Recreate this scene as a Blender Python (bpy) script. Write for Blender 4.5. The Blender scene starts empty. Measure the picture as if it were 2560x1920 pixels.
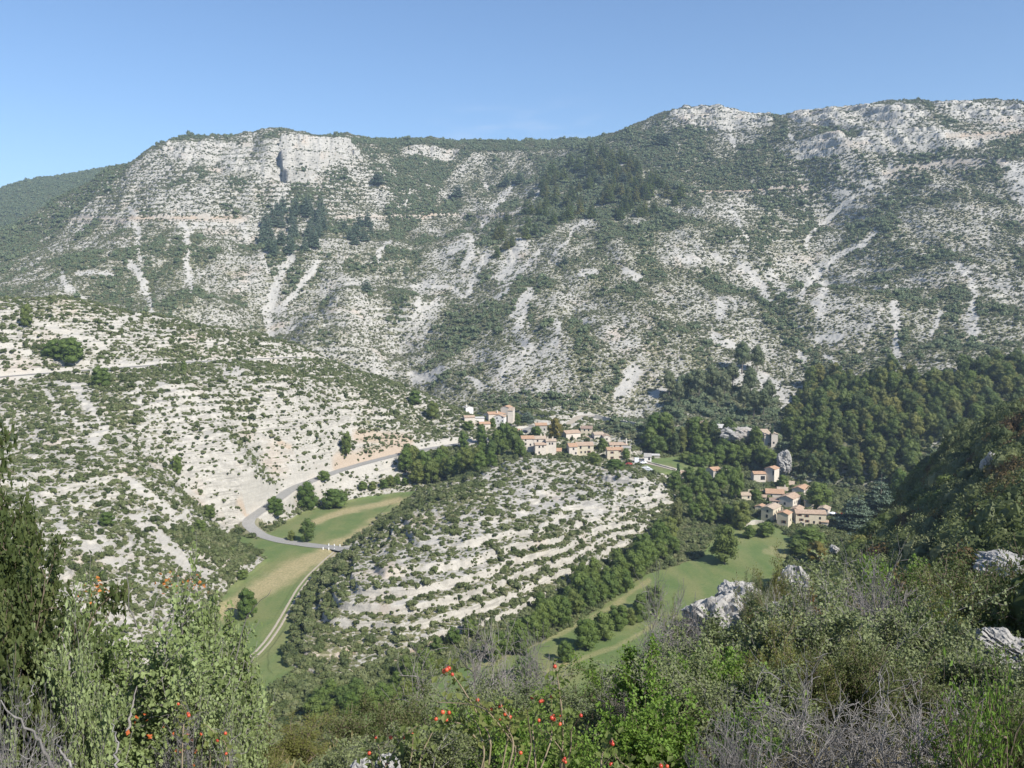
import bpy, bmesh, math, random, time
import numpy as np
from mathutils import Vector, Matrix, Euler
T0 = time.time()
rng = np.random.default_rng(7)
random.seed(7)
scene = bpy.context.scene
col = scene.collection
DATA = bpy.data

# ------------------------------------------------------------------ camera: eye at the origin, 100 m over the valley floor
F = 2217.0
PITCH = math.atan(210.0 / F)
SP, CP = math.sin(PITCH), math.cos(PITCH)

def ray(U, V):
    U = np.asarray(U, float); V = np.asarray(V, float)
    a = (U - 1280) / F; b = -(V - 960) / F
    return a, CP + b * SP, -SP + b * CP          # x, y, z for unit forward

def P(U, V, Y):
    a, y, z = ray(U, V)
    k = Y / y
    return np.stack([a * k, y * k, z * k], -1)

def proj(x, y, z):
    fwd = y * CP - z * SP
    up = y * SP + z * CP
    return 1280 + F * x / fwd, 960 - F * up / fwd

CROPS = {1: (0, 200), 2: (850, 200), 3: (1660, 200), 4: (0, 700), 5: (850, 900), 6: (1660, 800), 7: (0, 1245), 8: (850, 1245), 9: (1660, 1245)}
def K(c, pts):
    o = CROPS[c]
    return [(o[0] + .40687 * x, o[1] + .40687 * y) for x, y in pts]

# ------------------------------------------------------------------ noise
def _h(ix, iy, s):
    n = (ix.astype(np.int64) * 374761393 + iy.astype(np.int64) * 668265263 + s * 974634777) & 0x7fffffff
    n = ((n ^ (n >> 13)) * 1274126177) & 0x7fffffff
    return ((n ^ (n >> 16)) & 0xffff) / 65535.0

def vnoise(x, y, s=0):
    ix = np.floor(x); iy = np.floor(y)
    fx = x - ix; fy = y - iy
    fx = fx * fx * (3 - 2 * fx); fy = fy * fy * (3 - 2 * fy)
    a = _h(ix, iy, s); b = _h(ix + 1, iy, s); c = _h(ix, iy + 1, s); d = _h(ix + 1, iy + 1, s)
    return (a + (b - a) * fx) * (1 - fy) + (c + (d - c) * fx) * fy

def fbm(x, y, o=4, s=0):
    r = 0; a = .5; t = 0
    for i in range(o):
        r = r + a * vnoise(x, y, s + i); t += a
        x = x * 2.03 + 13.1; y = y * 2.03 + 7.7; a *= .5
    return r / t - .5

def sst(a, b, x):
    t = np.clip((x - a) / (b - a), 0, 1)
    return t * t * (3 - 2 * t)

# ------------------------------------------------------------------ thin plate surfaces
def tps(points, lam=1e-3):
    p = np.asarray(points, float)
    n = len(p); q = p[:, :2] / 100
    d2 = ((q[:, None] - q[None]) ** 2).sum(-1)
    A = np.zeros((n + 3, n + 3))
    A[:n, :n] = .5 * d2 * np.log(d2 + 1e-12) + lam * np.eye(n)
    A[:n, n] = 1; A[:n, n + 1:] = q
    A[n:, :n] = A[:n, n:].T
    w = np.linalg.solve(A, np.concatenate([p[:, 2], np.zeros(3)]))
    def f(x, y):
        x = np.asarray(x) / 100; y = np.asarray(y) / 100
        r = w[n] + w[n + 1] * x + w[n + 2] * y
        for i in range(n):
            dd = (x - q[i, 0]) ** 2 + (y - q[i, 1]) ** 2
            r = r + w[i] * .5 * dd * np.log(dd + 1e-12)
        return r
    return f

def pts(uvy, extra=()):
    a = np.array(uvy, float)
    return np.concatenate([P(a[:, 0], a[:, 1], a[:, 2])] + ([np.array(extra, float)] if len(extra) else []))

FAR = [(-300, 700, 1130), (0, 588, 1150), (122, 545, 1165), (183, 518, 1180), (244, 455, 1200), (317, 419, 1220), (422, 356, 1240), (560, 352, 1245), (729, 344, 1250), (880, 356, 1280),
       (1020, 354, 1370), (1157, 353, 1450), (1300, 350, 1480), (1481, 340, 1420), (1620, 303, 1330), (1736, 270, 1300), (1830, 276, 1280), (1921, 290, 1250),
       (1956, 294, 1290), (2118, 268, 1210), (2315, 249, 1160), (2560, 252, 1100), (3000, 270, 1000),
       (-200, 760, 980), (0, 660, 1000), (200, 560, 1080), (500, 480, 1090), (729, 450, 1130), (900, 480, 1150), (1157, 470, 1270), (1400, 450, 1180), (1650, 420, 1120), (1900, 400, 1080),
       (2100, 420, 1000), (2350, 400, 960), (2560, 400, 920),
       (0, 710, 890), (300, 620, 960), (500, 600, 950), (640, 620, 1010), (800, 600, 960), (960, 600, 1000), (1090, 590, 1060), (1250, 600, 950), (1500, 580, 920),
       (1750, 560, 900), (1950, 560, 930), (2060, 560, 960), (2200, 560, 860), (2400, 560, 820), (2560, 560, 800), (3000, 560, 740),
       (-200, 800, 780), (100, 760, 790), (300, 750, 800), (500, 740, 790), (670, 780, 850), (850, 750, 790), (1000, 760, 810), (1080, 750, 860), (1200, 750, 780), (1400, 750, 740),
       (1700, 750, 720), (1900, 740, 740), (2010, 730, 790), (2150, 740, 690), (2400, 740, 670), (2560, 740, 650),
       (680, 850, 780), (850, 850, 720), (1000, 880, 760), (1100, 900, 700), (1250, 900, 640), (1400, 900, 620), (1700, 880, 610), (1950, 860, 640), (2200, 870, 590), (2450, 870, 560), (2560, 880, 540),
       (1120, 950, 650), (1200, 1000, 600), (1400, 1010, 570), (1600, 1030, 560), (1800, 1000, 550), (2000, 1000, 545), (2200, 960, 530), (2450, 950, 500),
       (1600, 1090, 500), (2100, 1150, 450), (1300, 1080, 545)]
def plateau():
    out = []
    for (u, v, y) in FAR[1:23]:
        for yy, dz in ((1.28, -16), (2.2, -60)):
            p = P(u, v, y)
            out.append((p[0] * yy, p[1] * yy, p[2] + dz))
    return out
zF = tps(pts(FAR, plateau() + [(-450, 420, -150), (-250, 480, -140), (-120, 480, -140), (0, 440, -145), (100, 430, -145), (200, 370, -140), (300, 330, -120), (-100, 300, -230), (150, 250, -230), (-300, 620, -75), (-200, 640, -85), (-100, 660, -80)]), 2e-3)

RIDGE = [(-300, 560, 1900), (0, 478, 1900), (60, 456, 1920), (120, 446, 1940), (200, 436, 1950), (312, 412, 1980), (450, 405, 2000), (600, 400, 2050),
         (0, 620, 1500), (150, 560, 1540), (-300, 700, 1500), (300, 520, 1600)]
zR = tps(pts(RIDGE, [(-1200, 2600, 200), (-500, 2700, 260), (-300, 1500, 40), (200, 1700, 60), (500, 2000, 40)]), 1e-3)

SPUR = [(0, 752, 500), (150, 741, 505), (289, 772, 520), (400, 792, 535), (521, 812, 550), (741, 858, 570), (799, 888, 578), (856, 916, 580), (930, 940, 580), (1007, 967, 578), (1100, 1002, 570), (1157, 1032, 555),
        (0, 932, 430), (230, 915, 450), (460, 900, 480), (640, 893, 520), (760, 888, 560),
        (0, 1100, 350), (250, 1080, 370), (500, 1050, 400), (750, 1020, 450), (950, 1020, 500), (1060, 1040, 530),
        (0, 1300, 270), (250, 1270, 300), (450, 1230, 340), (600, 1180, 385), (750, 1120, 435), (900, 1090, 475), (1050, 1075, 510),
        (-100, 1560, 205), (150, 1500, 225), (350, 1460, 258), (470, 1440, 285), (560, 1350, 350), (600, 1300, 380), (700, 1230, 410), (820, 1180, 440), (960, 1140, 468), (1100, 1100, 495), (1240, 1085, 520),
        (-500, 700, 450), (-400, 930, 400), (-400, 1150, 320), (-400, 1420, 220)]
zB = tps(pts(SPUR, [(-420, 640, -62), (-250, 650, -75), (-160, 670, -92), (-60, 660, -100), (-60, 400, -112), (-84, 250, -108), (-90, 300, -107), (-76, 200, -114), (-84, 345, -106), (30, 560, -105), (40, 500, -108), (0, 250, -150), (60, 350, -130), (-20, 400, -116), (100, 470, -118), (-60, 180, -140), (-200, 130, -120), (100, 250, -160), (180, 450, -140), (150, 600, -130)]), 1e-3)

HILL = [(780, 1610, 243), (900, 1480, 267), (1000, 1380, 298), (1100, 1290, 332), (1200, 1212, 378), (1290, 1152, 440), (1450, 1142, 466), (1600, 1172, 452), (1735, 1192, 440),
        (900, 1600, 248), (1000, 1560, 253), (1200, 1440, 283), (1400, 1340, 322), (1550, 1275, 363), (1650, 1222, 400), (1130, 1500, 267), (1320, 1250, 362), (1460, 1210, 405),
        (1450, 1090, 510), (1230, 1075, 527), (1600, 1110, 500), (1330, 1100, 500)]
def flr(u, v, z):
    a, y, zz = ray(u, v); k = z / zz
    return (a * k, y * k, z)
HILLX = [flr(*q) for q in [(840, 1740, -101), (900, 1715, -101), (1000, 1685, -101), (1150, 1620, -101), (1300, 1560, -101), (1450, 1480, -101), (1580, 1400, -101), (1690, 1320, -101), (1760, 1260, -98),
        (770, 1720, -101), (720, 1600, -101), (735, 1500, -101), (800, 1430, -101), (860, 1370, -101), (960, 1278, -101), (1060, 1215, -99), (1130, 1175, -95), (1850, 1190, -95), (1800, 1130, -88)]]
HILLX += [((u - 1280) / F * y, y, z) for u, y, z in [(1000, 335, -84), (1000, 362, -91), (1080, 368, -82.5), (1080, 398, -90), (900, 302, -87.5), (900, 327, -94), (1150, 440, -89)]]
HILLX += [(-90, 230, -118), (60, 240, -120), (-110, 340, -120), (110, 330, -118), (160, 400, -110)]
zC = tps(pts(HILL, HILLX), 1e-3)

FLOOR = [flr(*q) for q in [(900, 1830, -100), (600, 1500, -100), (700, 1400, -99.5), (600, 1320, -99), (800, 1300, -99), (1130, 1205, -97), (1250, 1800, -100), (1500, 1700, -100), (1400, 1580, -100),
         (1750, 1400, -99.5), (1900, 1350, -98), (1990, 1310, -97), (1850, 1190, -92), (1700, 1165, -86.5), (1640, 1150, -86.0), (2000, 1200, -93), (2200, 1220, -95), (2300, 1150, -93), (2100, 1100, -88), (1500, 1080, -84)]]
zL = tps(FLOOR + [(-300, 200, -104), (300, 200, -104), (-200, 700, -98), (250, 600, -90), (0, 120, -104)], 5e-3)

NR = np.array([.8, 3, 8, 20, 40, 60, 100, 130, 150, 180, 200, 230, 250, 300, 350, 400, 600])
NT = {-900: [-1.6, -1.9, -3.6, -9.5, -20, -30, -52, -66, -76, -90, -100, -116, -126, -150, -180, -220, -400],
      200: [-1.6, -2.0, -4.1, -10.6, -23, -36, -62, -82, -95, -115, -128, -145, -160, -190, -220, -250, -400],
      1000: [-1.6, -2.0, -4.3, -11, -24, -37, -63, -84, -97, -117, -130, -146, -160, -190, -220, -250, -400],
      1500: [-1.6, -2.0, -4.2, -10.4, -21, -34, -62, -83, -97, -117, -130, -146, -160, -190, -220, -250, -400],
      1800: [-1.6, -2.0, -4.0, -8.9, -16.2, -23.5, -50, -71, -84, -98, -108, -120, -135, -160, -200, -250, -400],
      2020: [-1.6, -2.0, -3.9, -8.4, -15.8, -22.5, -34, -44, -52, -66, -76, -90, -100, -118, -140, -170, -400],
      2150: [-1.6, -2.0, -3.9, -8.2, -15.3, -22, -34, -40.5, -43.5, -50, -59, -76, -88, -103, -120, -150, -400],
      2225: [-1.6, -2.0, -3.9, -8.1, -15.1, -21.6, -33, -38.5, -42, -46.5, -49.5, -58, -67, -90, -110, -140, -400],
      2300: [-1.6, -2.0, -3.8, -8.0, -14.8, -21, -31.5, -36.5, -39.5, -43, -45, -47.5, -49.5, -58, -80, -120, -400],
      2430: [-1.6, -2.0, -3.8, -7.8, -14.2, -19.4, -28, -32.5, -35, -36, -35.5, -34.5, -34, -46, -75, -115, -400],
      2570: [-1.6, -2.0, -3.7, -7.5, -13.5, -17.5, -23.5, -25.8, -26.3, -26.3, -26, -26.5, -31, -55, -80, -120, -400],
      3200: [-1.6, -1.9, -3.2, -6, -10, -13, -16, -16, -15, -12, -10, -8, -8, -20, -40, -60, -200]}
def near_table(az, r):
    us = np.array(sorted(NT)); aa = np.arctan((us - 1280) / F)
    lr = np.log(NR); L = np.log(r)
    rows = np.stack([np.interp(L, lr, NT[u]) for u in us])          # (cols, nr)
    k = np.ones(9) / 9
    rows2 = np.stack([np.convolve(np.pad(q, 4, 'edge'), k, 'valid') for q in rows])
    i = np.clip(np.searchsorted(aa, az) - 1, 0, len(aa) - 2)
    t = np.clip((az - aa[i]) / (aa[i + 1] - aa[i]), 0, 1)
    t = .6 * t + .4 * t * t * (3 - 2 * t)
    return rows2[i].T * (1 - t) + rows2[i + 1].T * t                # (nr, naz)

# ------------------------------------------------------------------ the terrain grid: polar about the eye
az_in = np.radians(np.linspace(-32.5, 32.5, 1300))
az = np.concatenate([np.radians(np.linspace(-72, -32.6, 70)), az_in, np.radians(np.linspace(32.6, 72, 70))])
rr = np.concatenate([np.geomspace(.8, 60, 230)[:-1], np.geomspace(60, 200, 120)[:-1], np.geomspace(200, 700, 900)[:-1], np.geomspace(700, 1500, 520)[:-1], np.geomspace(1500, 2600, 50)])
RMAX = 2600; HAZE = .00015
NA, NRR = len(az), len(rr)
AZ, RR = np.meshgrid(az, rr)
X = RR * np.sin(AZ); Y = RR * np.cos(AZ)

def coarse(f, rmin=100):
    """evaluate a smooth surface on every 6th row and column and interpolate"""
    ri = np.unique(np.concatenate([np.arange(0, NRR, 6), [NRR - 1]])); ai = np.unique(np.concatenate([np.arange(0, NA, 6), [NA - 1]]))
    c = f(X[np.ix_(ri, ai)], Y[np.ix_(ri, ai)])
    t = np.stack([np.interp(np.arange(NA), ai, row) for row in c])
    j = np.clip(np.searchsorted(ri, np.arange(NRR), 'right') - 1, 0, len(ri) - 2)
    w = ((np.arange(NRR) - ri[j]) / (ri[j + 1] - ri[j]))[:, None]
    return t[j] * (1 - w) + t[j + 1] * w

def terrace(z, h, amt, sharp=.3, ph=0):
    t = (z + ph) / h
    k = np.floor(t); f = t - k
    s = sst(.5 - sharp / 2, .5 + sharp / 2, f)
    return z + amt * ((k + s) * h - ph - z)

def polymask(poly, U, V):
    p = np.array(poly); n = len(p)
    inside = np.zeros(U.shape, bool)
    m = (U > p[:, 0].min()) & (U < p[:, 0].max()) & (V > p[:, 1].min()) & (V < p[:, 1].max())
    if not m.any(): return inside
    u = U[m]; v = V[m]; r = np.zeros(u.shape, bool)
    for i in range(n):
        x1, y1 = p[i]; x2, y2 = p[(i + 1) % n]
        c = ((y1 > v) != (y2 > v)) & (u < (x2 - x1) * (v - y1) / (y2 - y1 + 1e-9) + x1)
        r ^= c
    inside[m] = r
    return inside

def linedist(line, U, V, pad=80):
    """distance in photo pixels to a polyline drawn on the photo (used to find ground points, not to draw)"""
    p = np.array(line, float)
    d = np.full(U.shape, 1e9)
    m = (U > p[:, 0].min() - pad) & (U < p[:, 0].max() + pad) & (V > p[:, 1].min() - pad) & (V < p[:, 1].max() + pad)
    u = U[m]; v = V[m]; b = np.full(u.shape, 1e9)
    for (x1, y1), (x2, y2) in zip(p[:-1], p[1:]):
        L = (x2 - x1) ** 2 + (y2 - y1) ** 2 + 1e-9
        t = np.clip(((u - x1) * (x2 - x1) + (v - y1) * (y2 - y1)) / L, 0, 1)
        b = np.minimum(b, np.hypot(u - x1 - t * (x2 - x1), v - y1 - t * (y2 - y1)))
    d[m] = b
    return d

print('noise...', time.time() - T0)
n30 = fbm(X / 30, Y / 30, 4, 11)
n8 = fbm(X / 8, Y / 8, 3, 21)
n120 = fbm(X / 120, Y / 120, 4, 31)
n2 = fbm(X / 2.2, Y / 2.2, 3, 41)

hF = coarse(zF)
UF, VF = proj(X, Y, hF)
# cliff bands of the rim, found by where they stand
CL1 = [(415, 358), (480, 352), (560, 350), (720, 342), (880, 358), (905, 385), (860, 410), (790, 440), (715, 450), (640, 430), (580, 440), (470, 400), (400, 380)]
CL2 = [(1690, 268), (1800, 262), (1930, 284), (1935, 312), (1740, 316), (1670, 300)]
CL3 = [(1960, 292), (2120, 266), (2270, 258), (2330, 300), (2230, 330), (2150, 320), (1990, 312)]
CL4 = [(2150, 330), (2330, 335), (2480, 345), (2440, 372), (2200, 385), (2150, 375)]
CL5 = [(1980, 365), (2100, 345), (2160, 370), (2080, 395), (1990, 395)]
CL6 = [(2330, 250), (2560, 258), (2560, 310), (2460, 300), (2340, 285)]
CL7 = [(1000, 362), (1150, 375), (1120, 395), (1020, 385)]
cl = np.zeros(X.shape, np.float32)
for q in (CL1, CL2, CL3, CL4, CL5, CL6, CL7): cl += polymask(q, UF, VF)
cl = np.clip(cl, 0, 1) * np.where(UF < 695, .55, np.where(UF > 1200, .8, 1.)).astype(np.float32)
def blur(a, n):
    k = np.ones(n) / n
    for ax in (0, 1):
        c = np.cumsum(np.concatenate([np.zeros_like(np.take(a, [0], ax)), np.pad(a, [(n // 2, n // 2) if i == ax else (0, 0) for i in (0, 1)], 'edge')], ax), ax)
        a = (np.take(c, np.arange(n, c.shape[ax]), ax) - np.take(c, np.arange(0, c.shape[ax] - n), ax)) / n
    return a
cl = blur(cl, 9)
gully = np.abs(fbm(X / 55 + Y / 300, Y / 260, 3, 51)) * 2
hF = hF + n120 * 16 + (gully - .35) * 12 * sst(560, 700, Y) + n30 * 5 + n8 * 1.6
# buttresses: the slope is pushed forward in blocks so that walls stand between them
BUT = polymask([(700, 362), (745, 354), (872, 364), (890, 385), (850, 405), (800, 428), (765, 452), (722, 452), (706, 440)], UF + fbm(X / 9, Y / 40, 2, 63) * 14, VF + fbm(X / 12, Y / 40, 2, 65) * 10)
fw = fbm(X / 48, Y / 300, 4, 61); fw2 = fbm(X / 22, Y / 160, 3, 62)
push = 30 * fw + 5 * fw2 * blur(np.clip(cl, 0, 1), 5)
push = np.where(BUT, 8 * np.clip((900 - UF) / 150, 0, 1) + 5 * fw2, push * sst(.1, .6, cl))
rf_ = np.clip(np.arange(NRR)[:, None] + push, 0, NRR - 2); r0_ = np.floor(rf_).astype(int)
hF = np.take_along_axis(hF, r0_, 0) * (1 - rf_ + r0_) + np.take_along_axis(hF, r0_ + 1, 0) * (rf_ - r0_)
but = fbm(X / 60, Y / 160, 4, 64) * 9 + fbm(X / 14, hF / 40, 3, 71) * 2.5
hc = terrace(hF + but, 12, .62, .3, 9) - but
hc = terrace(hc + but * .6 + n30 * 6, 4.3, .5, .35) - but * .6 - n30 * 6
hc = hc + n8 * 4 + n2 * 1.2
hB_ = terrace(hF + but * .4, 30, .8, .2, 15) - but * .4 + n8 * 3 + n2
hc = np.where(blur(BUT.astype(np.float32), 5) > .5, hB_, hc)
hF = hF * (1 - cl) + cl * hc
hF = terrace(hF + n30 * 9 + n8 * 2, 6.0, (.3 * sst(-.05, .25, n120 + .05) + .28 * sst(1150, 900, UF) * sst(620, 520, VF)) * (1 - cl) * sst(600, 720, RR), .4) - n30 * 9 - n8 * 2
hF = hF + n2 * .7
hR = coarse(zR) + n120 * 14
hB = coarse(zB)
hB = hB + n30 * 5.5 + n8 * 1.4 + n120 * 5
wb = fbm(X / 45, Y / 45, 3, 81) * 6
tb = sst(-.05, .2, fbm(X / 38, Y / 38, 3, 83) + .06)
hB = terrace(hB + wb * 1.5 + n8 * 1.5, 3.8, .6 * tb, .3) - wb * 1.5 - n8 * 1.5
hB = terrace(hB + wb * .7 + n8, 1.7, .6 * (1 - tb) * sst(-.1, .2, n30 + .1), .4) - wb * .7 - n8
hB = hB + n2 * .5
hC = coarse(zC)
hC = hC + n30 * 2.2 + n8 * .9
wc = fbm(X / 28, Y / 28, 3, 91) * 2.2 + .02 * X
tc = sst(-.2, .06, fbm(X / 22, Y / 22, 3, 93) + .05)
hC = terrace(hC + wc, 2.7, .95 * tc, .2) - wc
hC = terrace(hC + wc * .6 + n8 * .6, 1.3, .7 * (1 - tc) * sst(-.15, .1, n30 + .1), .4) - wc * .6 - n8 * .6
hC = hC + n2 * .75
hL = coarse(zL) + n30 * .5
hN = near_table(az, rr)
hN = np.stack([np.convolve(np.pad(q, 19, 'edge'), np.hanning(41)[1:-1] / np.hanning(41).sum(), 'valid') for q in hN])
hN = hN + n8 * 1.2 * sst(6, 40, RR) + n30 * 4 * sst(60, 160, RR) + n2 * .25
hN = np.where(RR > 420, -500, hN)
LAY = [hL, hB, hC, hN, hF, hR]
LAY[1] = np.where(X > 60, -900, LAY[1])
for i in (1, 2): LAY[i] = np.where((RR > 720) | (RR < 120), -900, LAY[i])
LAY[4] = np.where(RR < 380, -900, LAY[4]); LAY[5] = np.where(RR < 1300, -900, LAY[5])
LAY[0] = np.where(RR > 640, -900, LAY[0])
REG = np.argmax(np.stack(LAY), 0)
Z = LAY[0]
kk = 1.2
for h in LAY[1:]:
    m = np.maximum(Z, h); e = np.clip(1 - np.abs(Z - h) / (2.5 * kk), 0, 1)
    Z = m + e * e * kk * .6
del LAY
print('layers', time.time() - T0)

RHYP = np.maximum.accumulate(Z / RR, 0)
def hit(U, V, rmin=0.0):
    """the ground point seen at a photo pixel, at least rmin metres away"""
    a, y, z = ray(U, V)
    A = math.atan2(a, y); t = z / math.hypot(a, y)
    j = int(np.clip(np.searchsorted(az, A) - 1, 0, NA - 2)); w = (A - az[j]) / (az[j + 1] - az[j])
    e = (Z[:, j] * (1 - w) + Z[:, j + 1] * w) / rr
    i0 = int(np.searchsorted(rr, rmin))
    k = np.nonzero(e[i0:] >= t)[0]
    i = i0 + (int(k[0]) if len(k) else NRR - i0 - 1)
    r = rr[i]
    if i > i0 and e[i] != e[i - 1]:
        f = np.clip((t - e[i - 1]) / (e[i] - e[i - 1]), 0, 1); r = rr[i - 1] + f * (rr[i] - rr[i - 1])
    return np.array([r * math.sin(A), r * math.cos(A), r * t])

def ground(x, y):
    A = math.atan2(x, y); r = math.hypot(x, y)
    j = int(np.clip(np.searchsorted(az, A) - 1, 0, NA - 2)); w = (A - az[j]) / (az[j + 1] - az[j])
    i = int(np.clip(np.searchsorted(rr, r) - 1, 0, NRR - 2)); v = (r - rr[i]) / (rr[i + 1] - rr[i])
    return float((Z[i, j] * (1 - w) + Z[i, j + 1] * w) * (1 - v) + (Z[i + 1, j] * (1 - w) + Z[i + 1, j + 1] * w) * v)
# ------------------------------------------------------------------ object helpers
def tag(o, label=None, cat=None, group=None, kind=None):
    for k, v in (('label', label), ('category', cat), ('group', group), ('kind', kind)):
        if v: o[k] = v
    return o

def link(name, me, parent=None, loc=None):
    o = DATA.objects.new(name, me); col.objects.link(o)
    if parent is not None: o.parent = parent
    if loc is not None: o.location = loc
    return o

def empty(name, loc, rz=0, sc=1):
    o = DATA.objects.new(name, None); col.objects.link(o)
    o.location = loc; o.rotation_euler = (0, 0, rz); o.scale = (sc, sc, sc) if not isinstance(sc, tuple) else sc
    o.empty_display_size = .2
    return o

def mesh_np(name, v, faces, mats=(), mi=None, smooth=False):
    """faces: an (n,k) int array or a list of such arrays"""
    me = DATA.meshes.new(name)
    v = np.asarray(v, np.float32)
    fl = faces if isinstance(faces, list) else [faces]
    fl = [np.asarray(f, np.int32) for f in fl if len(f)]
    loops = np.concatenate([f.ravel() for f in fl]); cnt = np.concatenate([np.full(len(f), f.shape[1], np.int32) for f in fl])
    st = np.concatenate([[0], np.cumsum(cnt)[:-1]]).astype(np.int32)
    me.vertices.add(len(v)); me.vertices.foreach_set('co', v.ravel())
    me.loops.add(len(loops)); me.loops.foreach_set('vertex_index', loops)
    me.polygons.add(len(cnt)); me.polygons.foreach_set('loop_start', st)
    for m in mats: me.materials.append(m)
    if mi is not None: me.polygons.foreach_set('material_index', np.asarray(mi, np.int32))
    me.polygons.foreach_set('use_smooth', np.full(len(cnt), bool(smooth)))
    me.update(); me.validate()
    return me

class NT_:
    """small helper for node materials"""
    def __init__(s, name):
        s.m = DATA.materials.new(name); s.m.use_nodes = True; s.t = s.m.node_tree
        s.b = s.t.nodes['Principled BSDF']; s.b.inputs['Specular IOR Level'].default_value = .15; s.b.inputs['Roughness'].default_value = .85
    def n(s, kind, **kw):
        q = s.t.nodes.new('ShaderNode' + kind)
        for k, v in kw.items():
            if k in q.inputs: q.inputs[k].default_value = v
            else: setattr(q, k, v)
        return q
    def l(s, a, b): s.t.links.new(a, b)
    def geo(s): return s.n('NewGeometry').outputs['Position']
    def noise(s, scale, detail=4, rough=.6, vec=None, stretch=None):
        q = s.n('TexNoise'); q.inputs['Scale'].default_value = scale; q.inputs['Detail'].default_value = detail; q.inputs['Roughness'].default_value = rough
        v = vec if vec is not None else s.geo()
        if stretch:
            mp = s.n('Mapping'); mp.inputs['Scale'].default_value = stretch; s.l(v, mp.inputs[0]); v = mp.outputs[0]
        s.l(v, q.inputs['Vector']); return q.outputs[0]
    def ramp(s, fac, stops):
        q = s.n('ValToRGB'); e = q.color_ramp.elements
        while len(e) < len(stops): e.new(.5)
        for i, (p, c) in enumerate(stops):
            e[i].position = p; e[i].color = (*c, 1) if isinstance(c, tuple) else (c, c, c, 1)
        s.l(fac, q.inputs[0]); return q.outputs[0]
    def mix(s, fac, a, b, mode='MIX'):
        q = s.n('Mix', data_type='RGBA', blend_type=mode)
        for sock, v in ((q.inputs[0], fac), (q.inputs[6], a), (q.inputs[7], b)):
            if isinstance(v, (int, float)): sock.default_value = v if sock.type == 'VALUE' else (v, v, v, 1)
            elif isinstance(v, tuple): sock.default_value = (*v, 1)
            else: s.l(v, sock)
        return q.outputs[2]
    def math(s, op, a, b=0.0):
        q = s.n('Math', operation=op)
        for i, v in enumerate((a, b)):
            if isinstance(v, (int, float)): q.inputs[i].default_value = v
            else: s.l(v, q.inputs[i])
        return q.outputs[0]
    def attr(s, name):
        q = s.n('Attribute'); q.attribute_name = name; return q.outputs['Fac']
    def out(s, colour, rough=None, bump=None, bs=.3, bd=.1):
        s.l(colour, s.b.inputs['Base Color']) if not isinstance(colour, tuple) else setattr(s.b.inputs['Base Color'], 'default_value', (*colour, 1))
        if rough is not None: s.b.inputs['Roughness'].default_value = rough
        if bump is not None:
            q = s.n('Bump'); q.inputs['Strength'].default_value = bs; q.inputs['Distance'].default_value = bd
            s.l(bump, q.inputs['Height']); s.l(q.outputs[0], s.b.inputs['Normal'])
        return s.m

# ------------------------------------------------------------------ what grows and lies where: outlines drawn on the photo, read back as ground
print('masks', time.time() - T0)
U0, V0 = proj(X, Y, Z)
far_ok = (RR > 100)
EMAX = np.maximum.accumulate(np.concatenate([np.full((1, NA), -9.), Z[:-1] / RR[:-1]]), 0)
VIS = (Z / RR > EMAX - .0015) & far_ok & (U0 > -60) & (U0 < 2620) & (V0 < 1990)

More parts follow.
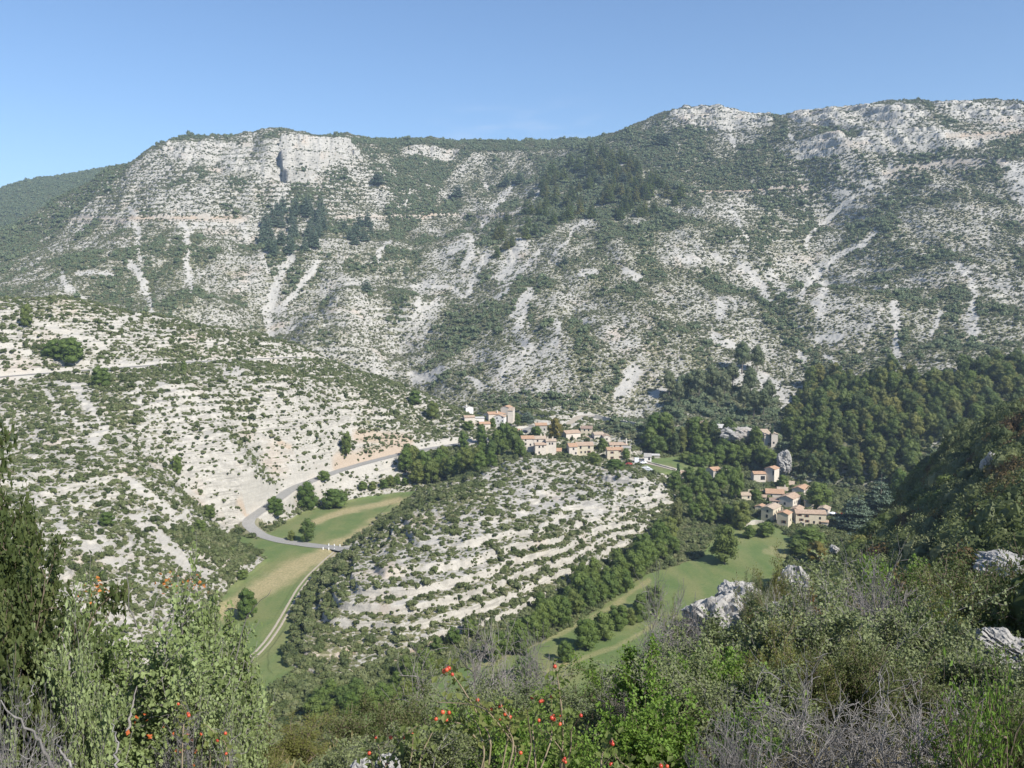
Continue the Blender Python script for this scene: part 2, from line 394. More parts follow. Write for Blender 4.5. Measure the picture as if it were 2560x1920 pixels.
# scree runs: (crop, width in photo px, points)
SCREE = [
 (1, 8, [(830, 720), (850, 770)]), (1, 14, [(790, 780), (815, 820), (840, 850)]), (1, 17, [(800, 880), (850, 920), (845, 1000)]), (1, 8, [(845, 1040), (860, 1110)]),
 (1, 20, [(800, 1130), (850, 1180), (900, 1300), (940, 1440)]), (1, 5, [(1080, 720), (1110, 850)]), (1, 24, [(1120, 890), (1150, 940), (1140, 990)]), (1, 12, [(1200, 890), (1165, 950)]),
 (1, 18, [(1150, 1060), (1140, 1130), (1160, 1220), (1180, 1310)]), (1, 15, [(385, 1190), (400, 1260), (460, 1310), (520, 1340)]), (1, 12, [(470, 1190), (590, 1180), (700, 1195)]),
 (1, 26, [(1790, 1080), (1740, 1170), (1690, 1290), (1640, 1430), (1650, 1550)]), (1, 20, [(1960, 1110), (1830, 1290), (1700, 1430)]), (1, 20, [(1480, 890), (1520, 970)]), (1, 10, [(1640, 880), (1650, 930)]),
 (1, 14, [(1940, 1420), (1760, 1560)]), (1, 7, [(1610, 1080), (1650, 1180)]),
 (2, 22, [(1050, 660), (1000, 720), (930, 790)]), (2, 20, [(910, 840), (870, 900)]), (2, 12, [(1245, 650), (1210, 710), (1160, 770)]),
 (2, 28, [(800, 960), (800, 1040), (770, 1140)]), (2, 30, [(690, 1050), (760, 1010)]), (2, 18, [(900, 1090), (840, 1170), (790, 1300)]), (2, 40, [(1110, 1010), (1060, 1100), (990, 1220)]),
 (2, 16, [(1220, 1060), (1130, 1150), (1030, 1250)]), (2, 10, [(1430, 940), (1380, 1010), (1310, 1070)]), (2, 12, [(1510, 870), (1440, 905)]), (2, 18, [(450, 1270), (540, 1260), (640, 1275)]),
 (2, 20, [(500, 1270), (490, 1350), (450, 1460)]), (2, 26, [(1165, 1310), (1110, 1380), (1070, 1440)]), (2, 24, [(1140, 1410), (1110, 1490), (1090, 1540)]), (2, 22, [(1330, 1490), (1340, 1560), (1320, 1620)]),
 (2, 34, [(1120, 1580), (1150, 1650)]), (2, 18, [(600, 1350), (545, 1400)]), (2, 16, [(1040, 1285), (960, 1350)]), (2, 5, [(430, 670), (405, 750), (390, 830)]), (2, 22, [(2090, 1090), (2190, 1115)]), (2, 14, [(1730, 525), (1810, 505)]),
 (2, 10, [(310, 990), (240, 1050), (230, 1120)]), (2, 16, [(1750, 1170), (1830, 1220)]), (2, 16, [(1470, 1190), (1570, 1185)]), (2, 18, [(1500, 1490), (1560, 1470)]), (2, 14, [(900, 660), (880, 620)]), (2, 12, [(700, 1290), (760, 1340)]),
 (3, 14, [(1160, 720), (1080, 790), (990, 880)]), (3, 10, [(960, 890), (880, 970), (870, 1040)]), (3, 18, [(1300, 940), (1210, 1010), (1090, 1070), (960, 1160), (860, 1290), (840, 1330)]), (3, 9, [(370, 790), (440, 820), (460, 890), (520, 990)]),
 (3, 30, [(480, 1140), (540, 1200), (600, 1270), (640, 1350)]), (3, 30, [(650, 1190), (700, 1260), (770, 1330)]), (3, 26, [(350, 1370), (350, 1470)]), (3, 26, [(310, 1570), (400, 1630)]), (3, 20, [(300, 1080), (370, 1110)]),
 (3, 26, [(990, 1270), (950, 1350), (960, 1450)]), (3, 18, [(940, 1600), (1080, 1590)]), (6, 20, [(1410, -110), (1435, 20), (1425, 160), (1420, 320)]), (3, 22, [(1890, 1250), (1910, 1330), (1890, 1420), (1910, 1560)]), (3, 22, [(1800, 1140), (1860, 1190)]),
 (3, 14, [(1640, 1560), (1700, 1430)]), (3, 12, [(430, 400), (400, 340)]), (3, 16, [(770, 340), (790, 370)]), (3, 16, [(1230, 640), (1290, 660)]), (3, 14, [(1060, 690), (1130, 690)]), (3, 14, [(1350, 620), (1400, 500)]),
 (3, 60, [(2150, 580), (2190, 640), (2230, 720)]), (3, 50, [(2260, 560), (2300, 700)]),
 (6, 40, [(450, 350), (590, 350), (680, 430), (740, 490)]), (6, 16, [(830, 190), (860, 250)]), (6, 18, [(990, 220), (1090, 300)]), (6, 18, [(950, 105), (1090, 110)]), (6, 12, [(830, 540), (960, 480)]), (6, 20, [(1830, 480), (1960, 490)]),
 (5, 34, [(620, 60), (540, 110), (440, 110)]), (5, 40, [(1790, 60), (1770, 140), (1720, 210)]), (5, 18, [(1010, 50), (1000, 110)]), (5, 16, [(790, 110), (860, 160)]), (5, 20, [(1900, 220), (1990, 190)]),
 (4, 26, [(200, 250), (350, 300), (520, 370), (650, 420)]), (4, 20, [(0, 400), (100, 430), (200, 450)]), (4, 30, [(480, 690), (560, 800), (630, 920), (570, 1000)]), (4, 24, [(760, 1220), (880, 1290), (980, 1370), (1060, 1440)]),
 (4, 16, [(1150, 1290), (1240, 1340), (1330, 1390)]), (4, 20, [(360, 630), (590, 680)]), (4, 18, [(980, 650), (1100, 690), (1220, 750)]), (4, 18, [(1010, 1130), (1140, 1250)]), (4, 18, [(850, 640), (860, 760)]), (4, 22, [(1280, 390), (1380, 380)]),
 (4, 14, [(20, 860), (90, 950)]), (4, 16, [(450, 850), (520, 930)]), (4, 14, [(280, 690), (370, 800), (420, 880)]), (4, 18, [(940, 1510), (1040, 1620)]), (4, 30, [(1400, 560), (1480, 560)]), (4, 16, [(1990, 900), (2140, 930), (2200, 1000)]),
 (4, 14, [(620, 1130), (690, 1170)]), (4, 14, [(600, 1570), (680, 1640)]), (4, 22, [(700, 260), (830, 230)]),
 (7, 26, [(480, 280), (620, 350), (760, 420)]), (7, 24, [(910, 180), (1010, 270), (1120, 360), (1220, 430)]), (7, 26, [(1100, 400), (1290, 460)]), (7, 30, [(140, 660), (280, 650), (430, 690)]), (7, 22, [(200, 540), (300, 600)]), (7, 18, [(1050, 170), (1150, 80)]),
 (7, 16, [(860, 530), (940, 560)]), (7, 18, [(30, 740), (90, 720)]), (7, 20, [(340, 100), (380, 190)]), (7, 16, [(740, 110), (900, 120)]),
 (5, 30, [(0, 720), (160, 690), (330, 690)]), (5, 26, [(0, 780), (110, 760)]),
 (8, 18, [(520, 430), (610, 370)]), (8, 16, [(480, 280), (590, 260)]), (8, 20, [(20, 690), (220, 660)]), (8, 16, [(330, 660), (430, 620)]), (8, 18, [(500, 580), (660, 560)]), (8, 14, [(900, 460), (1040, 380)]), (8, 20, [(1090, 110), (1230, 90)]), (8, 18, [(930, 170), (960, 110)]), (8, 18, [(1530, 60), (1570, 120)]),
 (8, 14, [(1160, 200), (1400, 120)]), (8, 14, [(1550, 420), (1640, 380)]), (8, 12, [(430, 680), (520, 640)]), (8, 14, [(700, 230), (800, 220)]),
]
scree = np.zeros(X.shape, np.float32)
warpU = fbm(X / 9, Y / 9, 3, 101) * 18 * np.clip(400 / RR, .4, 1.3); warpV = fbm(X / 9, Y / 9, 3, 107) * 12 * np.clip(400 / RR, .4, 1.3)
Uw = U0 + warpU; Vw = V0 + warpV
for c, w, pt in SCREE:
    d = linedist(K(c, pt), Uw, Vw, 60)
    scree = np.maximum(scree, sst(.56, .2, d / w + .8 * n8 + .35 * n2) * np.clip(.85 + .9 * n2, .3, 1))
scree[~far_ok] = 0

# growth: (crop, weight, outline); weight is the share of ground covered
GROW = [
 (1, .75, [(1560, 640), (1660, 640), (1680, 800), (1600, 800)]), (1, .8, [(870, 1060), (930, 1100), (960, 1430), (900, 1400)]), (1, .75, [(1180, 440), (1330, 450), (1420, 560), (1280, 590), (1170, 560)]), (1, .75, [(700, 1020), (830, 1080), (850, 1300), (760, 1180)]),
 (1, .85, [(0, 900), (300, 820), (540, 560), (760, 520), (600, 640), (480, 850), (300, 960), (0, 1120)]), (1, .75, [(0, 1250), (350, 1260), (380, 1340), (0, 1350)]), (1, .75, [(1300, 720), (1470, 740), (1470, 850), (1280, 830)]), (1, .8, [(840, 780), (940, 770), (930, 850), (850, 850)]),
 (1, .7, [(430, 1210), (560, 1200), (620, 1300), (480, 1320)]), (1, .75, [(860, 1010), (1000, 1010), (1000, 1070), (870, 1060)]), (1, .7, [(1340, 640), (1500, 650), (1480, 720), (1360, 720)]), (1, .85, [(1600, 1080), (1750, 1100), (1690, 1180), (1640, 1150)]), (1, .75, [(1570, 1360), (1640, 1380), (1650, 1580), (1560, 1520)]), (1, .62, [(1540, 800), (2000, 760), (2080, 860), (2000, 960), (1960, 1090), (1800, 1070), (1700, 1100), (1600, 1040)]),
 (2, .9, [(450, 400), (830, 430), (640, 620), (560, 800), (340, 1000), (270, 820), (330, 620)]), (2, .9, [(0, 360), (700, 370), (1300, 370), (1580, 335), (1640, 330), (1560, 420), (1100, 440), (760, 440), (400, 400), (0, 390)]),
 (2, .82, [(1280, 500), (1560, 420), (1900, 380), (2080, 470), (2212, 700), (2212, 760), (1900, 840), (1600, 870), (1430, 850), (1250, 960), (1130, 980), (930, 1110), (890, 960), (1090, 820), (1220, 660)]),
 (2, .8, [(560, 1480), (700, 1420), (960, 1480), (1060, 1659), (500, 1659)]), (2, .78, [(1150, 1400), (1270, 1380), (1290, 1600), (1180, 1560)]), (2, .7, [(700, 560), (900, 560), (1000, 640), (720, 640)]), (2, .75, [(250, 1080), (460, 1040), (620, 1180), (440, 1250), (280, 1180)]), (2, .72, [(650, 1080), (760, 1080), (740, 1180), (660, 1140)]),
 (2, .75, [(1620, 340), (2000, 250), (2150, 330), (2000, 400), (1700, 460), (1500, 520)]), (2, .7, [(600, 1330), (1000, 1120), (1200, 1060), (1000, 1350), (760, 1480)]),
 (3, .78, [(0, 440), (160, 360), (420, 380), (700, 420), (830, 640), (860, 800), (820, 960), (640, 840), (380, 690), (200, 700), (0, 760)]), (3, .8, [(820, 500), (1240, 430), (1700, 430), (2212, 330), (2212, 480), (1700, 500), (1400, 590), (1180, 700), (900, 650)]), (3, .78, [(1100, 850), (1260, 800), (1420, 920), (1340, 1000), (1160, 960)]),
 (3, .8, [(1820, 560), (2050, 530), (2090, 640), (2150, 760), (1960, 760), (1860, 640)]), (3, .8, [(700, 1170), (850, 1250), (840, 1310), (740, 1230)]), (3, .75, [(840, 1330), (930, 1340), (960, 1470), (880, 1500)]), (3, .8, [(1440, 1290), (1560, 1300), (1490, 1659), (1440, 1620)]), (3, .82, [(1660, 1470), (1780, 1430), (1860, 1560), (1760, 1659), (1640, 1640)]),
 (3, .75, [(1920, 1350), (2212, 1400), (2212, 1659), (1920, 1600)]), (3, .72, [(600, 860), (820, 960), (760, 1120), (560, 1040)]), (3, .7, [(430, 1380), (620, 1400), (760, 1500), (700, 1600), (470, 1460)]), (3, .7, [(560, 220), (760, 240), (700, 400), (560, 330)]), (3, .7, [(1450, 180), (1680, 150), (1700, 320), (1400, 300)]),
 (6, .96, [(880, 380), (1400, 330), (1600, 380), (2212, 240), (2212, 600), (1990, 650), (1650, 770), (1560, 880), (1550, 1000), (1480, 1150), (1420, 1130), (1250, 1110), (1060, 1090), (900, 1000), (720, 950), (690, 830), (690, 640), (800, 540)]),
 (6, .85, [(0, 400), (160, 330), (330, 300), (420, 420), (600, 440), (740, 520), (700, 640), (500, 600), (300, 560), (0, 560)]), (6, .95, [(0, 640), (280, 700), (420, 700), (560, 760), (680, 850), (700, 900), (540, 930), (260, 880), (0, 760)]),
 (5, .9, [(380, 620), (560, 560), (720, 520), (860, 540), (1100, 470), (1130, 590), (960, 650), (800, 740), (420, 760)]), (5, .42, [(-140, 1230), (-10, 1120), (300, 930), (540, 800), (740, 690), (640, 790), (400, 960), (140, 1130), (-10, 1260), (-90, 1330)]),
 (5, .85, [(1560, 400), (1900, 430), (2212, 420), (2212, 640), (1960, 580), (1780, 560), (1790, 480), (1660, 460)]), (5, .7, [(680, 170), (960, 290), (1300, 300), (1700, 310), (1500, 220), (900, 190)]),
 (4, .8, [(200, 400), (420, 360), (540, 420), (420, 480), (220, 460)]), (4, .8, [(570, 560), (690, 580), (650, 690), (590, 660)]), (4, .75, [(1420, 700), (1560, 740), (1640, 900), (1500, 960), (1430, 850)]), (4, .72, [(1000, 420), (1180, 400), (1240, 470), (1020, 490)]),
 (4, .62, [(150, 100), (500, 130), (900, 220), (1400, 310), (1900, 400), (1700, 380), (1200, 320), (700, 230), (300, 190)]), (4, .75, [(640, 720), (830, 760), (880, 900), (680, 880)]), (4, .6, [(0, 640), (330, 660), (480, 780), (560, 960), (420, 1000), (200, 900), (0, 760)]), (4, .75, [(150, 590), (530, 560), (500, 600), (180, 640)]),
 (4, .65, [(960, 1290), (1120, 1280), (1280, 1400), (1340, 1470), (1180, 1440)]), (4, .9, [(1200, 1540), (1600, 1580), (1620, 1659), (1100, 1659)]), (7, .9, [(1000, 180), (1500, 250), (1620, 310), (1500, 420), (1420, 560), (1340, 420), (1180, 300)]),
 (8, .9, [(900, 1010), (1000, 900), (1150, 700), (1280, 560), (1450, 500), (1700, 330), (2000, 200), (2140, 280), (1940, 400), (1700, 570), (1400, 760), (1200, 880), (1050, 990)]), (8, .92, [(-250, 900), (0, 1120), (180, 1060), (420, 1000), (500, 1100), (480, 1240), (200, 1310), (0, 1390), (-200, 1420)]),
 (7, .92, [(1620, 960), (1900, 900), (1900, 1100), (2212, 1200), (2212, 1340), (1900, 1400), (1600, 1340), (1580, 1050)]), (7, .9, [(1730, 760), (1830, 560), (1980, 480), (2000, 300), (2110, 280), (2150, 420), (1900, 640), (1900, 800), (1830, 900), (1720, 860)]),
]
cover = np.full(X.shape, .6, np.float32)
cover[REG == 1] = .53; cover[REG == 2] = .54; cover[REG == 3] = .95; cover[REG == 5] = .88; cover[REG == 0] = .8
cover += np.where(REG == 4, .0, 0) * sst(900, 1200, U0)
patch = fbm(X / 26, Y / 40, 4, 111)
cover = np.where((REG == 4) | (REG == 1) | (REG == 2), cover * (1 + np.where(REG == 1, .8, 1.3) * patch), cover)
UG = U0 + 2.2 * warpU; VG = V0 + 2.2 * warpV
for c, w, po in GROW:
    m = polymask(K(c, po), UG, VG) & (RR > 150)
    cover[m] = np.maximum(cover[m], np.where(REG[m] == 4, np.clip(w * (.9 + .7 * patch[m]), 0, .84), w) if c < 4 else w)
CLEAR = [(5, .29, [(900, 640), (1120, 590), (1600, 640), (2030, 760), (1960, 900), (1600, 960), (1000, 880), (860, 760)]), (5, .4, [(250, 1280), (560, 1040), (900, 900), (900, 1300), (500, 1400), (100, 1500), (0, 1440)]), (4, .47, [(1560, 880), (2212, 720), (2212, 1130), (1800, 1230), (1600, 1200)])]
for c, w, po in CLEAR:
    m = polymask(K(c, po), UG, VG) & (RR > 150)
    cover[m] = np.minimum(cover[m], w * (1 + 1.5 * patch[m]))
cover *= 1 - .94 * scree
cover *= 1 - .45 * cl

# meadows on the valley floor
MEADOW = {'a': [(560, 1420), (600, 1340), (640, 1350), (745, 1285), (860, 1240), (960, 1215), (1150, 1190), (1150, 1230), (1000, 1300), (860, 1420), (800, 1500), (760, 1650), (640, 1760), (480, 1760), (540, 1560)],
          'b': [(860, 1800), (1200, 1650), (1300, 1630), (1400, 1580), (1500, 1520), (1600, 1440), (1750, 1395), (1790, 1330), (1900, 1290), (1990, 1350), (1960, 1420), (1800, 1560), (1720, 1640), (1500, 1760), (1200, 2000), (750, 2000)],
          'c': [(1590, 1160), (1640, 1145), (1700, 1140), (1800, 1180), (1780, 1195), (1700, 1190), (1620, 1180)]}
mead = np.zeros(X.shape, np.float32)
for q in MEADOW.values(): mead = np.maximum(mead, polymask(q, U0 + .5 * warpU, V0 + .5 * warpV) * ((REG == 0) | (q is MEADOW['c'])))
mead[RR < 150] = 0
cover *= 1 - mead
dry = np.zeros(X.shape, np.float32)
DRY = [(40, [(850, 1365), (930, 1325), (1040, 1258), (1100, 1215)]), (44, [(840, 1372), (760, 1410), (640, 1475), (560, 1530)]), (14, [(760, 1315), (860, 1280), (1000, 1250)]), (12, [(1180, 1675), (1400, 1585), (1530, 1515), (1620, 1450)]),
       (12, [(1340, 1690), (1560, 1610), (1640, 1560)]), (16, [(1930, 1370), (1960, 1385)]), (10, [(760, 1215), (700, 1280), (860, 1235)]), (16, [(1915, 1378), (1950, 1384), (1970, 1392)]), (10, [(1560, 1500), (1500, 1540), (1440, 1570)])]
for w, pt in DRY:
    dry = np.maximum(dry, sst(.75, .2, linedist(pt, U0 + warpU * .35, V0 + warpV * .35) / w + .5 * n8) * (.38 if pt[0][0] > 1150 else .85))

# ------------------------------------------------------------------ roads: drawn along the ground, levelled into it
def road_path(pix, rmin=150, n=160):
    p = np.array([hit(u, v, rmin) for u, v in pix])
    d = np.concatenate([[0], np.cumsum(np.linalg.norm(np.diff(p[:, :2], axis=0), axis=1))])
    t = np.linspace(0, d[-1], n)
    q = np.stack([np.interp(t, d, p[:, i]) for i in range(3)], -1)
    for _ in range(3):
        for i in range(3):
            w = 9 if i < 2 else 21
            k = np.hanning(w + 2)[1:-1]; k /= k.sum()
            q[:, i] = np.convolve(np.pad(q[:, i], w // 2, 'reflect', reflect_type='odd'), k, 'valid')
    return q

def level(path, half, soft):
    """press the ground to the height of the path within half metres"""
    global Z
    lo = path.min(0) - half - soft; hi = path.max(0) + half + soft
    m = np.nonzero((X.ravel() > lo[0]) & (X.ravel() < hi[0]) & (Y.ravel() > lo[1]) & (Y.ravel() < hi[1]) & (RR.ravel() > 150))[0]
    x = X.ravel()[m]; y = Y.ravel()[m]; b = np.full(len(m), 1e9); zz = np.zeros(len(m))
    for i in range(len(path) - 1):
        a, c = path[i], path[i + 1]; e = c - a; L = e[0] ** 2 + e[1] ** 2 + 1e-9
        t = np.clip(((x - a[0]) * e[0] + (y - a[1]) * e[1]) / L, 0, 1)
        d = np.hypot(x - a[0] - t * e[0], y - a[1] - t * e[1]); k = d < b
        b[k] = d[k]; zz[k] = (a[2] + t * e[2])[k]
    w = sst(half + soft, half, b)
    z = Z.ravel(); z[m] = z[m] * (1 - w) + (zz - .12 * (b < half + .6)) * w
    cover.ravel()[m[b < half + .8]] = 0
    return m, b

def ribbon(path, half, mat, name, lift=.02):
    t = np.gradient(path[:, :2], axis=0); t /= np.linalg.norm(t, axis=1)[:, None] + 1e-9
    nrm = np.stack([-t[:, 1], t[:, 0]], -1)
    rows = []
    for s in (-1, -.5, 0, .5, 1):
        w = half * s * (1 + .05 * np.sin(np.arange(len(path)) * .7 + s))
        rows.append(np.concatenate([path[:, :2] + nrm * w[:, None], path[:, 2:] + lift + .05 * (1 - abs(s))], 1))
    v = np.stack(rows, 1); n = len(path)
    idx = np.arange(n * 5).reshape(n, 5)
    f = np.stack([idx[:-1, :-1], idx[:-1, 1:], idx[1:, 1:], idx[1:, :-1]], -1).reshape(-1, 4)
    if (np.cross(v[1, 0] - v[0, 0], v[0, 4] - v[0, 0])[2]) > 0: f = f[:, ::-1]
    return mesh_np(name, v.reshape(-1, 3), f, [mat], smooth=True)

ROADS = {
 'valley_road': (2.7, [(862, 1374), (846, 1371), (790, 1366), (732, 1357), (690, 1350), (651, 1340), (622, 1326), (606, 1310), (606, 1300), (622, 1290), (650, 1274), (692, 1246), (732, 1221), (793, 1195), (850, 1176), (903, 1160), (1000, 1134), (1100, 1116), (1216, 1101), (1289, 1082), (1320, 1068), (1345, 1064)]),
 'hillside_road': (2.6, [(-60, 950), (0, 941), (100, 934), (203, 926), (366, 914), (529, 901), (692, 895), (775, 891), (800, 893)]),
 'mountain_road': (3.0, [(178, 548), (240, 549), (330, 549), (450, 548), (540, 548), (610, 547)]),
 'bend_road': (3.0, [(1750, 480), (1800, 479), (1860, 479), (1930, 475), (2010, 472)]),
 'upper_road': (3.4, [(2220, 436), (2300, 418), (2360, 410), (2430, 407), (2505, 406)]),
 'cliff_road': (4.0, [(2380, 346), (2440, 340), (2500, 334), (2580, 326)]),
 'bowl_road': (2.6, [(850, 543), (960, 543), (1060, 541), (1150, 538), (1280, 536)]),
 'farm_track': (1.6, [(842, 1377), (815, 1400), (773, 1440), (748, 1472), (732, 1500), (712, 1535), (692, 1570), (665, 1608), (635, 1640), (602, 1664), (560, 1690)]),
 'village_track': (2.2, [(1345, 1064), (1420, 1062), (1450, 1038), (1480, 1038), (1540, 1050), (1600, 1058), (1680, 1066), (1760, 1072)]),
 'field_track': (2.6, [(1590, 1150), (1625, 1158), (1660, 1166), (1690, 1174), (1740, 1184)]),
}
PATHS = {}
for nm, (hw, px) in ROADS.items():
    PATHS[nm] = road_path(px, 150 if nm != 'farm_track' else 150)
trk = np.zeros(X.shape, np.float32)
for nm, (hw, px) in ROADS.items():
    big = nm not in ('farm_track', 'field_track')
    m, b = level(PATHS[nm], hw + .4, 2.2 if big else 1.0)
    if big: trk.ravel()[m] = np.maximum(trk.ravel()[m], sst(hw + 5, hw + 1, b))
RHYP = np.maximum.accumulate(Z / RR, 0)

# ------------------------------------------------------------------ ground materials
def rock_material(name, warm, floor=False):
    m = NT_(name)
    pos = m.geo()
    big = m.noise(.035, 5, .6, pos); mid = m.noise(.35, 5, .65, pos); fine = m.noise(2.2, 4, .7, pos)
    strat = m.noise(.9, 3, .6, pos, (.12, .12, 1.6))
    c = m.ramp(mid, [(.3, tuple(.62 * w for w in warm)), (.5, tuple(.86 * w for w in warm)), (.7, warm)])
    c = m.mix(m.ramp(strat, [(.38, .75), (.5, 0)]), c, tuple(.55 * w for w in warm))
    c = m.mix(m.math('MULTIPLY', m.ramp(fine, [(.35, 1.), (.5, 0)]), .35), c, tuple(.42 * w for w in warm))
    c = m.mix(m.math('MULTIPLY', m.ramp(big, [(.55, 0), (.7, 1.)]), .35), c, (.46, .34, .25))
    # thin dry turf and dwarf scrub between the stones
    turf = m.noise(.55, 5, .7, pos)
    turfc = m.ramp(fine, [(.3, (.075, .083, .038)), (.5, (.13, .13, .062)), (.72, (.21, .185, .1))])
    fac = m.math('ADD', m.attr('veg'), m.math('MULTIPLY', m.math('SUBTRACT', turf, .5), 2.4))
    fac = m.ramp(fac, [(.52, 0), (.68, 1.)])
    sep = m.n('SeparateXYZ'); m.l(m.n('NewGeometry').outputs['Normal'], sep.inputs[0])
    flat = m.ramp(sep.outputs[2], [(.55, .0), (.8, 1.)])
    fac = m.math('MULTIPLY', fac, flat)
    c = m.mix(fac, c, turfc)
    gr = m.ramp(m.noise(1.1, 5, .7, pos), [(.3, tuple(.74 * w for w in warm)), (.7, tuple(.97 * w for w in warm))])
    c = m.mix(m.attr('scree'), c, gr)
    c = m.mix(m.attr('soil'), c, m.ramp(fine, [(.3, (.30, .225, .16)), (.7, (.43, .345, .26))]))
    return m.out(c, .9, m.mix(.5, mid, fine), .6, .5)

def grass_material(name):
    m = NT_(name); pos = m.geo()
    a = m.noise(.05, 5, .65, pos); b = m.noise(1.3, 4, .7, pos); s = m.noise(.12, 3, .5, pos, (1, .25, 1))
    c = m.ramp(a, [(.3, (0.086, 0.133, 0.043)), (.5, (0.125, 0.163, 0.057)), (.7, (0.181, 0.189, 0.077))])
    c = m.mix(m.math('MULTIPLY', m.ramp(s, [(.45, 0), (.65, 1.)]), .5), c, (0.215, 0.202, 0.090))
    c = m.mix(m.math('MULTIPLY', m.ramp(b, [(.3, 1.), (.55, 0)]), .45), c, (0.060, 0.095, 0.028))
    c = m.mix(m.math('MULTIPLY', m.attr('dry'), m.ramp(b, [(.3, .55), (.6, 1.)])), c, m.ramp(b, [(.3, (0.292, 0.228, 0.116)), (.7, (0.430, 0.353, 0.206))]))
    return m.out(c, .95, b, .5, .15)

WARM = (.455, .428, .375)
M_far = rock_material('mountain_limestone', (.45, .43, .385)); M_spur = rock_material('hill_limestone', WARM); M_mead = grass_material('meadow_grass')
M_floor = rock_material('floor_soil', (.27, .25, .17)); 
def road_material(name, c0, c1):
    m = NT_(name); n = m.noise(.9, 5, .7); f = m.noise(14, 3, .7)
    return m.out(m.mix(m.math('MULTIPLY', f, .3), m.ramp(n, [(.35, c0), (.65, c1)]), tuple(.7 * q for q in c0)), .9, f, .3, .02)
M_asph = road_material('asphalt', (.25, .24, .22), (.31, .30, .275)); M_track = road_material('gravel', (.35, .30, .23), (.42, .37, .295))

# ------------------------------------------------------------------ ground meshes
print('ground', time.time() - T0)
veg = np.clip(cover * 1.05 - .1 + .2 * (REG == 0), 0, 1.2).astype(np.float32)
veg[(REG == 3)] = .75; veg[REG == 0] = 1.1; veg[REG == 2] += .12; veg[(REG == 4)] += .06
veg -= .35 * trk
soil = np.zeros(X.shape, np.float32)
SOIL = [(36, [(850, 1150), (960, 1130), (1020, 1100), (900, 1090)]), (14, [(700, 1105), (720, 1115)]), (24, [(640, 1240), (600, 1260)]), (18, [(1100, 1600), (1020, 1640), (960, 1660)]), (20, [(860, 1640), (900, 1620)]), (12, [(330, 545), (440, 545), (600, 543)]), (14, [(1760, 478), (1860, 476), (2000, 470)]),
        (20, [(1060, 540), (1100, 520)]), (14, [(2400, 340), (2560, 330)]), (10, [(1030, 534), (1040, 532)])]
for w, pt in SOIL: soil = np.maximum(soil, sst(.7, .2, linedist(pt, Uw, Vw) / w) * .8)
soil = np.maximum(soil, trk * .35 * (REG == 4)); soil[~far_ok] = 0
ATT = {'veg': veg, 'scree': np.clip(scree + .6 * trk * (REG != 4), 0, 1), 'soil': soil, 'dry': dry}
idx = np.arange(NA * NRR).reshape(NRR, NA)
quads = np.stack([idx[:-1, :-1], idx[:-1, 1:], idx[1:, 1:], idx[1:, :-1]], -1).reshape(-1, 4)
qreg = np.where(mead[:-1, :-1].ravel() > .5, 9, REG[:-1, :-1].ravel())
qreg[qreg == 5] = 4
CO = np.stack([X, Y, Z], -1).reshape(-1, 3).astype(np.float32)
for reg, nm, mat, lab, cat in ((4, 'mountainside', M_far, 'high limestone mountainside with scree runs across the valley', 'mountain'), (1, 'spur_hill', M_spur, 'pale stony hill on the left with a road cut across it', 'hill'),
                               (2, 'meander_hill', M_spur, 'terraced white limestone hill in the bend of the valley', 'hill'), (0, 'valley_floor', M_floor, 'valley floor between the hills under trees', 'ground'),
                               (9, 'meadow', M_mead, 'mown green meadows on the flat valley floor', 'meadow'), (3, 'near_slope', M_spur, 'steep scrubby slope falling away below the viewer', 'slope')):
    f = quads[qreg == reg]
    u, inv = np.unique(f, return_inverse=True)
    me = mesh_np(nm, CO[u], inv.reshape(-1, 4), [mat], smooth=reg in (0, 9, 3))
    for k, a in ATT.items():
        at = me.attributes.new(k, 'FLOAT', 'POINT'); at.data.foreach_set('value', a.ravel()[u].astype(np.float32))
    tag(link(nm, me), lab, cat, None, 'structure')
for nm, (hw, px) in ROADS.items():
    mat = M_track if nm in ('field_track', 'village_track', 'farm_track', 'cliff_road', 'mountain_road', 'bend_road', 'bowl_road', 'upper_road') else M_asph
    if nm == 'farm_track':                                            # two wheel ruts
        p = PATHS[nm]; t = np.gradient(p[:, :2], axis=0); t /= np.linalg.norm(t, axis=1)[:, None]
        for s in (-.8, .8):
            q = p.copy(); q[:, 0] += -t[:, 1] * s; q[:, 1] += t[:, 0] * s
            tag(link('farm_track', ribbon(q, .38, mat, nm, -.06)), 'pale wheel rut of the farm track across the meadow', 'track', 'wheel ruts of the farm track', 'structure')
    else:
        tag(link(nm, ribbon(PATHS[nm], hw, mat, nm)), {'valley_road': 'grey valley road bending round the end of the meadow', 'hillside_road': 'grey road cut across the pale stony hill'}.get(nm, 'pale %s crossing the slope' % nm.replace('_', ' ')), 'road', None, 'structure')
# ------------------------------------------------------------------ plants
print('plants', time.time() - T0)
def leaf_material(name, cols, trans=.3, noise=.9):
    m = NT_(name)
    oi = m.n('ObjectInfo'); tc = m.n('TexCoord')
    c = m.ramp(oi.outputs['Random'], [(i / (len(cols) - 1), q) for i, q in enumerate(cols)])
    n = m.noise(noise, 3, .6, tc.outputs['Object'])
    c = m.mix(m.ramp(n, [(.35, .55), (.6, 0)]), c, tuple(.7 * q for q in cols[0]))
    c = m.mix(m.ramp(n, [(.55, 0), (.75, .6)]), c, tuple(min(1, 1.5 * q + .012) for q in cols[-1]))
    m.l(c, m.b.inputs['Base Color']); m.b.inputs['Roughness'].default_value = .6; m.b.inputs['Specular IOR Level'].default_value = .25
    tr = m.n('BsdfTranslucent'); m.l(m.mix(.5, c, (.16, .2, .03), 'ADD'), tr.inputs[0])
    ms = m.n('MixShader'); ms.inputs[0].default_value = trans
    m.l(m.b.outputs[0], ms.inputs[1]); m.l(tr.outputs[0], ms.inputs[2]); m.l(ms.outputs[0], m.t.nodes['Material Output'].inputs[0])
    return m.m
